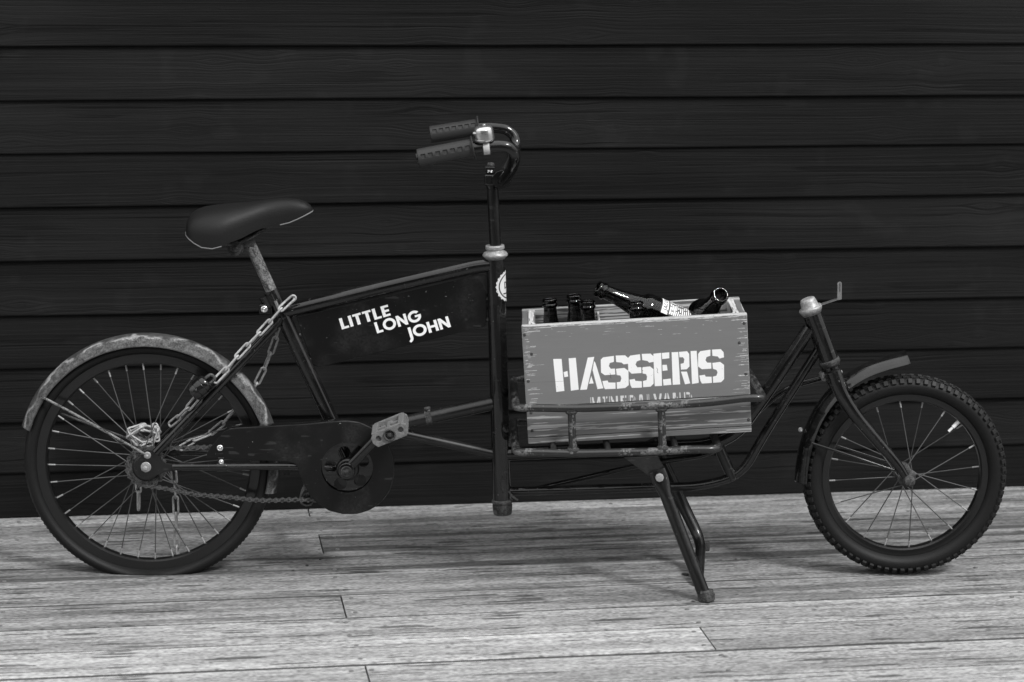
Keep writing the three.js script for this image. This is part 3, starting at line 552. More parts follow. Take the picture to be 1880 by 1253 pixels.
// drive train: chain guard, chainring, cranks, pedals, chain
const BB = [0.3999, 0.224, 0.05];
const guardPts = [[0.1272, 0.2478, 0.056], [0.1274, 0.2566, 0.056], [0.1344, 0.2686, 0.056], [0.1602, 0.2992, 0.056], [0.1656, 0.303, 0.056], [0.1804, 0.3058, 0.056], [0.2545, 0.3104, 0.056], [0.3191, 0.3144, 0.056], [0.376, 0.3198, 0.056], [0.4028, 0.3206, 0.056], [0.424, 0.3174, 0.056], [0.443, 0.3087, 0.056], [0.4599, 0.2968, 0.056], [0.4747, 0.2794, 0.056], [0.4853, 0.2575, 0.056], [0.4895, 0.2334, 0.056], [0.4884, 0.2114, 0.056], [0.4809, 0.1839, 0.056], [0.466, 0.1618, 0.056], [0.4446, 0.1452, 0.056], [0.4179, 0.1363, 0.056], [0.3912, 0.1357, 0.056], [0.3635, 0.1428, 0.056], [0.3401, 0.1583, 0.056], [0.3254, 0.1759, 0.056], [0.316, 0.1945, 0.056], [0.3076, 0.2165, 0.056], [0.3035, 0.2296, 0.056], [0.2962, 0.2378, 0.056], [0.2856, 0.2417, 0.056], [0.2538, 0.2427, 0.056]];
const guard = group('chain_guard', bike);
{
  const hc = [0.3991, 0.2282, 0.056];
  mesh('guard_plate', plate(guardPts, 0.0545, 0.003, 0.0012, { x: hc[0], y: hc[1], r: 0.0508 }), M.panel, guard);
  // turned-in lip along the top and round the front
  const lipPts = guardPts.slice(3, 22), cx = 0.62, lp = [];
  mesh('guard_lip', (() => {
    const c = new THREE.CatmullRomCurve3(lipPts.map(q => new THREE.Vector3(q[0], q[1], 0)), false, 'centripetal').getPoints(70), pos = [], uv = [], idx = [], sec = [[0, 0.0555], [0.0022, 0.0545], [0.0028, 0.0515], [0.0028, 0.036], [0.0012, 0.036], [0.0008, 0.0525]];
    c.forEach((q, i) => { const a = c[Math.max(0, i - 1)], b = c[Math.min(c.length - 1, i + 1)], t = b.clone().sub(a).normalize(), nn = [-t.y, t.x]; for (const [o, z] of [...sec, sec[0]]) { pos.push(q.x + nn[0] * (o - 0.0008), q.y + nn[1] * (o - 0.0008), z); uv.push(i * 0.008, z); } });
    const w = sec.length + 1; for (let i = 0; i < c.length - 1; i++) for (let k = 0; k < w - 1; k++) { const a = i * w + k; idx.push(a, a + w, a + 1, a + 1, a + w, a + w + 1); }
    let g = new THREE.BufferGeometry(); g.setAttribute('position', new THREE.Float32BufferAttribute(pos, 3)); g.setAttribute('uv', new THREE.Float32BufferAttribute(uv, 2)); g.setIndex(idx); g.computeVertexNormals(); return g;
  })(), M.black, guard);
  screw('bolt', [0.152, 0.2679, 0.0575], 0.0066, M.chrome, guard);
  mesh('clip', join([lathe([[0.0074, -0.009], [0.0088, -0.009], [0.0088, -0.004], [0.0078, -0.0035], [0.0088, -0.003], [0.0088, 0.003], [0.0078, 0.0035], [0.0088, 0.004], [0.0088, 0.009], [0.0074, 0.009]], [0.155, 0.2301, 0.057], [1, 0, 0], 20), box(0.012, 0.018, 0.003, ...[0.1544, 0.2412, 0.06], 0.001)]), M.black, guard);
  screw('bolt', [0.1546, 0.2411, 0.0615], 0.0052, M.chrome, guard);
}
{
  const R = 0.064, T = 32, pts = []; for (let i = 0; i < T * 4; i++) { const a = i / (T * 4) * Math.PI * 2, r = R + [0, -0.0032, -0.0032, 0][i % 4]; pts.push([BB[0] + r * Math.cos(a), BB[1] + r * Math.sin(a)]); }
  mesh('chainring', plate(pts, 0.0445, 0.0028, 0.0004, Array.from({ length: 5 }, (_, i) => ({ x: BB[0] + 0.0335 * Math.cos(i * 1.2566 + 1.75), y: BB[1] + 0.0335 * Math.sin(i * 1.2566 + 1.75), r: 0.0125 }))), M.black, bike);
  mesh('chainring_boss', lathe([[0, 0], [0.023, 0], [0.022, 0.006], [0.018, 0.010], [0, 0.010]], [BB[0], BB[1], 0.047], [0, 0, 1], 28), M.satin, bike);
}
const spr = [RW[0], RW[1], 0.046];
{
  const T = 18, pts = []; for (let i = 0; i < T * 4; i++) { const a = i / (T * 4) * Math.PI * 2, r = 0.0375 + [0.003, -0.001, -0.001, 0.003][i % 4]; pts.push([spr[0] + r * Math.cos(a), spr[1] + r * Math.sin(a)]); }
  mesh('sprocket', plate(pts, 0.0450, 0.0024, 0.0004, { x: spr[0], y: spr[1], r: 0.027 }), M.drive, bike);
  mesh('freewheel', lathe([[0, 0.0], [0.0268, 0], [0.0268, 0.007], [0.022, 0.009], [0, 0.009]], [spr[0], spr[1], 0.044], [0, 0, 1], 32), M.satin, bike);
}
const crankEye = [0.4863, 0.3262, 0.088], bbN = [0.3991, 0.2278, 0.078];
function crank(s) {
  const c = group('crank', bike), b = V([bbN[0], bbN[1], 0]), e = V([crankEye[0], crankEye[1], 0]), dx = (e.x - b.x) * s, dy = (e.y - b.y) * s;
  const P0 = [b.x, b.y, s * 0.074], P1 = [b.x + dx, b.y + dy, s * 0.086];
  mesh('arm', join([sweep([P0, [b.x + dx * 0.2, b.y + dy * 0.2, s * 0.075], [b.x + dx * 0.85, b.y + dy * 0.85, s * 0.085], P1], t => [0.0062, 0.0105 - 0.003 * t], { seg: 18 }), lathe([[0, -0.010], [0.0155, -0.010], [0.017, -0.006], [0.017, 0.006], [0.0145, 0.009], [0, 0.009]], P0, [0, 0, 1], 28), lathe([[0, -0.007], [0.0125, -0.007], [0.0125, 0.007], [0, 0.007]], P1, [0, 0, 1], 22)]), s > 0 ? M.black : M.satin, c);
  mesh('crank_bolt', lathe([[0, 0.0035], [0.004, 0.0035], [0.0045, 0.001], [0.008, 0.001], [0.009, 0.003], [0.011, 0.003], [0.011, 0], [0, 0]], [P0[0], P0[1], s * 0.083], [0, 0, s], 20), M.rustDark, c);
  return P1;
}
const eyeR = crank(1), eyeL = crank(-1);
function pedal(e, s, tilt) {
  const PM = M.pedal;
  const p = group('pedal', bike); p.position.set(e[0], e[1], e[2]); p.rotation.z = tilt;
  const z0 = 0.012 * s, z1 = 0.102 * s, W = 0.070, Hh = 0.026;
  const hole = (x, y, r) => { const q = new THREE.Path(); q.absarc(x, y, r, 0, 7, true); return q; };
  const side = (z, name) => { const s2 = new THREE.Shape([[-W / 2, -0.004], [-W / 2 + 0.006, -Hh / 2], [W / 2 - 0.006, -Hh / 2], [W / 2, -0.004], [W / 2, 0.006], [W / 2 - 0.007, Hh / 2], [-W / 2 + 0.007, Hh / 2], [-W / 2, 0.006]].map(q => new THREE.Vector2(...q))); s2.holes.push(hole(-0.0225, 0.001, 0.0065), hole(0.0225, 0.001, 0.0065)); const g = new THREE.ExtrudeGeometry(s2, { depth: 0.007, bevelEnabled: true, bevelSize: 0.001, bevelThickness: 0.001, bevelSegments: 2 }); g.translate(0, 0, z - 0.0035); return mesh(name, g, PM, p); };
  side(z0 + 0.006 * s, 'end_plate'); side(z1 - 0.006 * s, 'end_plate');
  const zc = (z0 + z1) / 2, zl = Math.abs(z1 - z0) - 0.014;
  for (const d of [-1, 1]) mesh('tread_bar', join([box(0.012, Hh, zl, d * (W / 2 - 0.008), 0.001, zc, 0.002), box(W * 0.34, 0.005, 0.008, d * W * 0.25, Hh / 2 - 0.004, zc, 0.001), box(W * 0.34, 0.005, 0.008, d * W * 0.25, -Hh / 2 + 0.004, zc, 0.001)]), PM, p);
  mesh('spindle', join([lathe([[0, z0 - 0.016 * s], [0.0055, z0 - 0.016 * s], [0.0055, z0], [0.0095, z0], [0.0095, z1], [0, z1]], [0, 0, 0], [0, 0, 1], 22)]), PM, p);
  mesh('end_cap', lathe([[0.0118, 0], [0.0118, 0.004], [0.0095, 0.0045], [0.0082, 0.001], [0.004, 0.001], [0.0035, 0.003], [0, 0.0032]], [0, 0, z1 - 0.001 * s], [0, 0, s], 26), M.rustDark, p);
}
pedal(eyeR, 1, 0.40); pedal([eyeL[0] + 0.008, eyeL[1] + 0.012, eyeL[2]], -1, 1.1);
{ // roller chain, one mesh per link
  const ch = group('drive_chain', bike), R1 = 0.0375, R2 = 0.0605, A = new THREE.Vector2(spr[0], spr[1]), B = new THREE.Vector2(BB[0], BB[1]), D = A.distanceTo(B), base = Math.atan2(B.y - A.y, B.x - A.x), al = Math.asin((R2 - R1) / D);
  const pt = (c, r, a) => new THREE.Vector2(c.x + r * Math.cos(a), c.y + r * Math.sin(a)), path = [];
  const uA = base + Math.PI / 2 + al, dA = base - Math.PI / 2 - al;
  for (let i = 0; i <= 24; i++) path.push(pt(A, R1, uA + (dA + 2 * Math.PI - uA) * i / 24));
  const l0 = pt(A, R1, dA), l1 = pt(B, R2, dA); for (let i = 1; i < 30; i++) { const t = i / 30; path.push(new THREE.Vector2(l0.x + (l1.x - l0.x) * t, l0.y + (l1.y - l0.y) * t - 0.014 * Math.sin(Math.PI * t) + 0.0012 * Math.sin(t * 19))); }
  for (let i = 0; i <= 24; i++) path.push(pt(B, R2, dA + (uA - dA) * i / 24));
  const u0 = pt(B, R2, uA), u1 = pt(A, R1, uA); for (let i = 1; i < 30; i++) { const t = i / 30; path.push(new THREE.Vector2(u0.x + (u1.x - u0.x) * t, u0.y + (u1.y - u0.y) * t - 0.004 * Math.sin(Math.PI * t))); }
  path.push(path[0].clone());
  const cum = [0]; for (let i = 1; i < path.length; i++) cum.push(cum[i - 1] + path[i].distanceTo(path[i - 1]));
  const total = cum[cum.length - 1], N = 2 * Math.round(total / 0.0127 / 2), pitch = total / N;
  const at = s => { s = mod(s, total); let i = 1; while (cum[i] < s) i++; return path[i - 1].clone().lerp(path[i], (s - cum[i - 1]) / (cum[i] - cum[i - 1] || 1)); };
  const linkGeo = z => { const s = new THREE.Shape(), r = 0.0044; s.absarc(-pitch / 2, 0, r, 0.6, Math.PI * 2 - 0.6, false); s.quadraticCurveTo(0, -0.0018, pitch / 2 - r * Math.cos(0.6), -r * Math.sin(0.6)); s.absarc(pitch / 2, 0, r, Math.PI + 0.6, Math.PI * 3 - 0.6, false); s.quadraticCurveTo(0, 0.0018, -pitch / 2 + r * Math.cos(0.6), r * Math.sin(0.6)); const list = []; for (const q of [-z - 0.001, z]) { const g = new THREE.ExtrudeGeometry(s, { depth: 0.001, bevelEnabled: false, curveSegments: 5 }); g.translate(0, 0, q); list.push(g); } const pin = new THREE.CylinderGeometry(0.002, 0.002, 0.0088, 8); pin.rotateX(Math.PI / 2); for (const q of [-1, 1]) { const c2 = pin.clone(); c2.translate(q * pitch / 2, 0, 0); list.push(c2); } return join(list); };
  const go = linkGeo(0.0032), gi = linkGeo(0.0021);
  for (let i = 0; i < N; i++) { const a = at(i * pitch), b = at((i + 1) * pitch), m = mesh('link', i % 2 ? go : gi, M.drive, ch); m.position.set((a.x + b.x) / 2, (a.y + b.y) / 2, 0.0462); m.rotation.z = Math.atan2(b.y - a.y, b.x - a.x); }
}
screw('frame_bolt', [0.5569, 0.3342, 0.004], 0.004, M.worn); mesh('cable_clamp', join([lathe([[0.0140, -0.006], [0.0155, -0.006], [0.0155, 0.006], [0.0140, 0.006]], [0.5579, 0.3167, 0], V([0.6845, 0.3457, 0]).sub(V([0.4055, 0.2821, 0])).toArray(), 24), lathe([[0, 0], [0.0042, 0], [0.0042, 0.006], [0.0065, 0.006], [0.0065, 0.0095], [0, 0.0105]], [0.5558, 0.3282, 0.002], [-0.1, 1, 0.1], 14)]), M.rustDark, bike);

// mudguards: an arched strip carried along a path in the wheel's plane
function guardStrip(path, half, drop, flare = () => 0) {
  const n = path.length, pos = [], uv = [], idx = [], sec = [], K = 12;
  for (let k = 0; k <= K; k++) { const a = -1 + 2 * k / K; sec.push([-drop * Math.pow(Math.abs(a), 2.1), a * half]); }
  for (let k = K; k >= 0; k--) { const a = -1 + 2 * k / K; sec.push([-drop * Math.pow(Math.abs(a), 2.1) - 0.0013, a * (half - 0.0009)]); }
  let len = 0; const m = sec.length;
  path.forEach((q, i) => {
    const a = path[Math.max(0, i - 1)], b = path[Math.min(n - 1, i + 1)], tx = b[0] - a[0], ty = b[1] - a[1], l = Math.hypot(tx, ty), nx = -ty / l, ny = tx / l;
    if (i) len += Math.hypot(q[0] - path[i - 1][0], q[1] - path[i - 1][1]);
    let per = 0; for (let k = 0; k <= m; k++) { const [o, z] = sec[k % m]; if (k) per += Math.hypot(o - sec[k - 1][0], z - sec[k - 1][1]); const f = 1 + flare(i / (n - 1)); pos.push(q[0] + nx * o, q[1] + ny * o, z * f); uv.push(len, per); }
  });
  const w = m + 1; for (let i = 0; i < n - 1; i++) for (let k = 0; k < m; k++) { const a = i * w + k; idx.push(a, a + 1, a + w, a + 1, a + w + 1, a + w); }
  for (const e of [0, n - 1]) for (let k = 0; k < K; k++) { const b = e * w, p = b + k, q = b + k + 1, r = b + m - 1 - k, s = b + m - 2 - k; idx.push(p, r, q, q, r, s); }
  const g = new THREE.BufferGeometry(); g.setAttribute('position', new THREE.Float32BufferAttribute(pos, 3)); g.setAttribute('uv', new THREE.Float32BufferAttribute(uv, 2)); g.setIndex(idx); g.computeVertexNormals(); return g;
}
// peeling paint and rust on the rear mudguard: u along it, v across (0 = far edge, 0.075 = near edge)
const guardMap = (() => {
  const W = 2048, Hh = 256;
  const t = tex(W, Hh, (u, v) => {
    const a = fbm(u, v, 90, 12, 301, 4), b = fbm(u, v, 420, 40, 302, 3), edge = 0.70 + 0.50 * (fbm(u, v, 26, 2, 303, 4) - 0.5) + 0.05 * (b - 0.5);
    const d = v - edge; // rust grows from the near edge up to a ragged line, paint film remains beyond it
    const rust = 0.072 + 0.12 * (a - 0.5) + 0.14 * (b - 0.5), paint = 0.035 + 0.05 * (fbm(u, v, 60, 8, 305, 3) - 0.5), line = Math.exp(-Math.pow(d / 0.05, 2)) * sstep(0.30, 0.55, fbm(u, v, 34, 3, 304, 3));
    let L = d > 0 ? rust : paint; L += 0.22 * line * (0.5 + b); if (vn(u, v, 500, 60, 306) > 0.95) L += 0.10;
    return clamp(L, 0.02, 0.6);
  }, 0.80, 0.076);
  return t;
})();
const rearGuard = group('rear_mudguard', bike);
{
  const path = []; for (let i = 0; i <= 90; i++) { const a = (163.5 - (163.5 + 14) * i / 90) * Math.PI / 180, r = 0.2585; path.push([RW[0] + r * Math.cos(a), RW[1] + r * Math.sin(a)]); }
  mesh('blade', guardStrip(path, 0.031, 0.021), std(0.95, 0.75, { map: guardMap, bumpMap: rustBump, bumpScale: 0.0005 }), rearGuard);
  mesh('stay', sweep(bend([[0.0117, 0.2546, 0.067], [-0.1153, 0.3257, 0.052], [-0.1957, 0.3631, 0.031]], 0.05), 0.0028, { seg: 8 }), M.rust, rearGuard);
  mesh('stay', sweep([[RW[0] - 0.004, RW[1] + 0.012, -0.066], [RW[0] - 0.217, RW[1] + 0.105, -0.031]], 0.0026, { seg: 8 }), M.rustDark, rearGuard);
  mesh('bridge', box(0.012, 0.02, 0.03, ...[0.2782, 0.2109, 0], 0.002), M.rustDark, rearGuard);
}
const frontGuard = group('front_mudguard', bike);
{
  const key = [[1.2857, 0.1889, 0], [1.2869, 0.2179, 0], [1.2941, 0.2657, 0], [1.3098, 0.3157, 0], [1.3343, 0.3599, 0], [1.3665, 0.3952, 0], [1.4055, 0.4223, 0], [1.4489, 0.4405, 0], [1.4958, 0.4549, 0]];
  const path = spline(key, 70).map(q => [q.x, q.y]);
  mesh('blade', guardStrip(path, 0.031, 0.0195, t => 0.15 * sstep(0.8, 1, t)), M.black, frontGuard);
  mesh('stay', sweep(bend([[1.4904, 0.2195, 0.052], [1.3858, 0.2541, 0.046], [1.3132, 0.2745, 0.031]], 0.05), 0.0026, { seg: 8 }), M.satin, frontGuard);
  mesh('stay', sweep(bend([[FW[0], FW[1] + 0.004, -0.052], [1.3643, 0.2547, -0.046], [1.3321, 0.2683, -0.031]], 0.05), 0.0024, { seg: 8 }), M.satin, frontGuard);
  nut('bolt', [1.2943, 0.2935, 0], 0.004, 0.006, M.worn, frontGuard); 
}
// front end: head tube, headset, fork
const fUp = V([1.3103, 0.5317, 0]).sub(V([1.348, 0.4325, 0])).normalize().toArray();
tube('front_head_tube', [[1.3105, 0.5273, 0], [1.3469, 0.4347, 0]], 0.0188, M.black, bike);
heads('front_upper_headset', [[0, 0.030], [0.011, 0.030], [0.0142, 0.0285], [0.0162, 0.023], [0.0175, 0.0125], [0.0218, 0.0115], [0.0235, 0.0085], [0.0225, 0.005], [0.0188, -0.003], [0, -0.003]], [1.3093, 0.5306, 0], fUp, M.worn);
heads('front_lower_headset', [[0, 0.006], [0.0195, 0.006], [0.0205, 0.003], [0.0205, -0.003], [0.018, -0.006], [0.0165, -0.010], [0, -0.010]], [1.3481, 0.4314, 0], fUp, M.rustDark);
const fork = group('fork', bike);
mesh('crown', join([sweep([[1.3494, 0.4237, 0], [1.36, 0.3963, 0]], t => [0.0175, 0.0165], { seg: 22 }), sweep([[[1.3612, 0.393, 0][0], [1.3612, 0.393, 0][1], -0.05], [1.3632, 0.392, -0.02], [1.3568, 0.4006, 0.02], [[1.3612, 0.393, 0][0], [1.3612, 0.393, 0][1], 0.05]], 0.0145, { seg: 18 })]), M.black, fork);
for (const s of [1, -1]) {
  const pts = [[1.3478, 0.4225, 0.046], [1.3648, 0.3797, 0.049], [1.3951, 0.3342, 0.05], [1.4433, 0.2784, 0.05], [1.4826, 0.2333, 0.05], [1.4987, 0.209, 0.05]].map(q => [q[0], q[1], q[2] * s]);
  mesh('blade', sweep(spline(pts, 50), t => [0.0130 - 0.005 * t, 0.0155 - 0.0075 * t], { seg: 18 }), M.black, fork);
  mesh('dropout', lathe([[0, -0.003], [0.0125, -0.003], [0.0125, 0.003], [0, 0.003]], [FW[0], FW[1], s * 0.049], [0, 0, 1], 20), M.satin, fork);
}
mesh('axle_nut', join([lathe([[0, -0.006], [0.0115, -0.006], [0.012, -0.004], [0.0115, 0.002], [0.0095, 0.0065], [0.005, 0.009], [0, 0.0095]], [FW[0], FW[1], 0.058], [0, 0, 1], 22)]), M.rustDark, bike);
screw('fork_bolt', [1.3673, 0.4137, 0.012], 0.0045, M.worn);
{ // lamp bracket: flat bent strip with a slot
  const A = V([1.3249, 0.5448, 0]), B = V([1.3609, 0.5574, 0]), b = group('lamp_bracket', bike), t = B.clone().sub(A), L = t.length();
  const s = new THREE.Shape([[0, -0.006], [L, -0.006], [L, 0.006], [0, 0.006]].map(q => new THREE.Vector2(...q)));
  const g = new THREE.ExtrudeGeometry(s, { depth: 0.002, bevelEnabled: false }); g.rotateX(-Math.PI / 2); g.rotateZ(Math.atan2(t.y, t.x)); g.translate(A.x, A.y, 0); mesh('strip', g, M.steel, b);
  const u = new THREE.Shape(); u.absarc(0, 0.030, 0.0058, 0, Math.PI, false); u.lineTo(-0.0058, 0); u.lineTo(0.0058, 0); const hl = new THREE.Path(); hl.absarc(0, 0.031, 0.002, 0, Math.PI, false); hl.absarc(0, 0.016, 0.002, Math.PI, 2 * Math.PI, false); u.holes.push(hl);
  const g2 = new THREE.ExtrudeGeometry(u, { depth: 0.002, bevelEnabled: false, curveSegments: 8 }); g2.rotateY(0.75); g2.rotateZ(0.03); g2.translate(B.x + 0.001, B.y - 0.001, 0); mesh('upright', g2, M.steel, b);
}
// beams from the rack to the front head tube
tube('main_beam', [[0.7121, 0.2431, 0], [1.1113, 0.2619, 0], [1.1669, 0.2854, 0], [1.2292, 0.375, 0], [1.306, 0.499, 0]], 0.0138, M.black, bike, 0.05);
tube('lower_beam', [[0.7127, 0.1663, 0], [1.1046, 0.1784, 0], [1.18, 0.202, 0], [1.2211, 0.2822, 0], [1.3297, 0.4653, 0]], 0.0093, M.black, bike, 0.06);
tube('beam_strut', [[1.1284, 0.2686, 0], [1.1628, 0.193, 0]], 0.0108, M.satin, bike);
mesh('beam_strut', sweep([[1.1384, 0.2569, -0.03], [1.1688, 0.2784, -0.015]], 0.006, { seg: 12 }), M.satin, bike);
tube('steering_rod', [[0.7241, 0.1543, -0.024], [0.8328, 0.1782, -0.028], [0.9851, 0.2141, -0.034], [1.1291, 0.2342, -0.04], [1.1867, 0.2943, -0.042], [1.2654, 0.3687, -0.044], [1.3452, 0.3912, -0.044]], 0.0056, M.black, bike, 0.05);
mesh('rod_end', join([lathe([[0, -0.026], [0.0075, -0.026], [0.0075, 0.005], [0.006, 0.007], [0, 0.0075]], [1.3424, 0.3951, -0.026], [0, 0, 1], 18), lathe([[0, 0], [0.0045, 0], [0.0045, 0.004], [0, 0.0045]], [1.3391, 0.3977, -0.019], [0, 0, 1], 14)]), M.worn, bike);
mesh('steering_lever', sweep([[0.7041, 0.154, 0], [0.7175, 0.1514, -0.018], [0.7307, 0.1572, -0.026]], t => [0.006, 0.0045], { seg: 12 }), M.rustDark, bike);
mesh('cable_stub', sweep(bend([[0.7167, 0.1706, 0.012], [0.7232, 0.16, 0.014], [0.7352, 0.1522, 0.014]], 0.01), 0.0022, { seg: 8 }), M.rustDark, bike);

// load rack: two rounded loops, posts, cross bars
const rack = group('load_rack', bike);
function loop(name, near, half, R, x0, x1) { // near = points of the near rail, mirrored to the far side
  const n = near.map(V), c = [];
  c.push([x0, n[0].y, 0], [x0, n[0].y, half]); for (const q of n) c.push([q.x, q.y, half]);
  c.push([x1, n[n.length - 1].y, half], [x1, n[n.length - 1].y, -half]); for (const q of [...n].reverse()) c.push([q.x, q.y, -half]);
  c.push([x0, n[0].y, -half], [x0, n[0].y, 0]);
  const p = bend(c, R, 10); p.pop(); return mesh(name, sweep(p, 0.0079, { seg: 14, closed: true }), M.rack, rack);
}
loop('upper_rail', [[0.766, 0.3664, 0.13], [0.8444, 0.3655, 0.13], [0.9907, 0.3708, 0.13], [1.0953, 0.3776, 0.13], [1.1684, 0.3874, 0.13]], 0.13, 0.036, 0.7265, [1.2016, 0.3972, 0.13][0]);
loop('lower_rail', [[0.7669, 0.2788, 0.13], [0.8456, 0.2768, 0.13], [0.9925, 0.2805, 0.13], [1.066, 0.2855, 0.13]], 0.13, 0.036, 0.7275, [1.1204, 0.2959, 0.13][0]);
for (const s of [1, -1]) for (const [a, b] of [[[0.8329, 0.365, 0.13], [0.8372, 0.2779, 0.13]], [[1.0054, 0.3709, 0.13], [1.0103, 0.2816, 0.13]]]) {
  mesh('post', sweep([[a[0], a[1], s * 0.13], [a[0] + (b[0] - a[0]) * 0.12, a[1] + (b[1] - a[1]) * 0.12, s * 0.13], [a[0] + (b[0] - a[0]) * 0.88, a[1] + (b[1] - a[1]) * 0.88, s * 0.13], [b[0], b[1], s * 0.13]], t => 0.0078 + 0.0028 * Math.pow(Math.abs(2 * t - 1), 6), { seg: 14 }), M.rack, rack);
  for (const q of [a, b]) mesh('weld', (() => { const g = new THREE.IcosahedronGeometry(0.0108, 3), p = g.attributes.position; for (let i = 0; i < p.count; i++) { const f = 0.92 + 0.2 * hash(Math.round(p.getX(i) * 9000), Math.round(p.getY(i) * 9000), 7); p.setXYZ(i, p.getX(i) * f * 1.1, p.getY(i) * f * 0.62, p.getZ(i) * f * 0.85); } g.computeVertexNormals(); g.translate(q[0], q[1] + (q === a ? -0.006 : 0.006), s * 0.13); return g; })(), M.rustDark, rack);
}
for (const [x, y] of [[0.80, 0.2805], [0.905, 0.2815], [1.035, 0.2885]]) mesh('cross_bar', sweep([[x, y - 0.002, -0.128], [x, y + 0.0022, -0.11], [x, y + 0.0022, 0.11], [x, y - 0.002, 0.128]], 0.0062, { seg: 12 }), M.rack, rack);
mesh('rack_bracket', sweep([[0.715, 0.262, 0], [0.728, 0.280, 0]], 0.010, { seg: 14 }), M.rustDark, rack);
// kickstand
const stand = group('kickstand', bike);
{
  const hinge = [1.004, 0.2328, 0.142], foot = [1.0955, 0.0, 0.1902], d = V(foot).sub(V(hinge));
  mesh('bracket', plate([[0.9367, 0.2695, 0.134], [0.9997, 0.2729, 0.134], [1.0182, 0.2405, 0.134], [1.0165, 0.2231, 0.134], [0.9997, 0.2166, 0.134], [0.9825, 0.2361, 0.134]], 0.1315, 0.004, 0.0008), M.satin, stand);
  const at = t => V(hinge).addScaledVector(d, t);
  mesh('leg', sweep([at(-0.055), at(0.02), at(0.055), at(0.13), at(0.4), at(0.93)], t => { const f = sstep(0.30, 0.62, t); return [0.0125 * f + 0.0055 * (1 - f), 0.0125 * f + 0.0165 * (1 - f)]; }, { seg: 20 }), M.satin, stand);
  const fd = d.clone().normalize().toArray(), up2 = d.clone().normalize().multiplyScalar(-0.25).add(new THREE.Vector3(0, 1, 0)).normalize().toArray();
  mesh('foot', lathe([[0, 0.0005], [0.0150, 0.0005], [0.0165, 0.003], [0.0168, 0.013], [0.0145, 0.017], [0.0138, 0.022], [0, 0.022]], foot, up2, 26), M.rustDark, stand);
  mesh('bolt', lathe([[0, 0.006], [0.0075, 0.006], [0.0085, 0.004], [0.0088, 0], [0, 0]], [1.0035, 0.2343, 0.148], [0, 0, 1], 8), M.worn, stand);
  const f2 = [1.091, 0.0, 0.088];
  mesh('leg', sweep(bend([[1.0033, 0.2594, -0.055], [1.0675, 0.1292, -0.045], [1.104, 0.0592, -0.02], [f2[0] - 0.001, 0.012, f2[2]]], 0.03), t => 0.0132 - 0.003 * t, { seg: 16 }), M.satin, stand);
  mesh('spring_bracket', box(0.016, 0.020, 0.012, ...[1.1132, 0.0514, -0.012], 0.003), M.rustDark, stand);
  mesh('foot', lathe([[0, 0.0005], [0.0120, 0.0005], [0.0130, 0.004], [0.0125, 0.012], [0, 0.013]], f2, [0, 1, 0], 20), M.rustDark, stand);
}

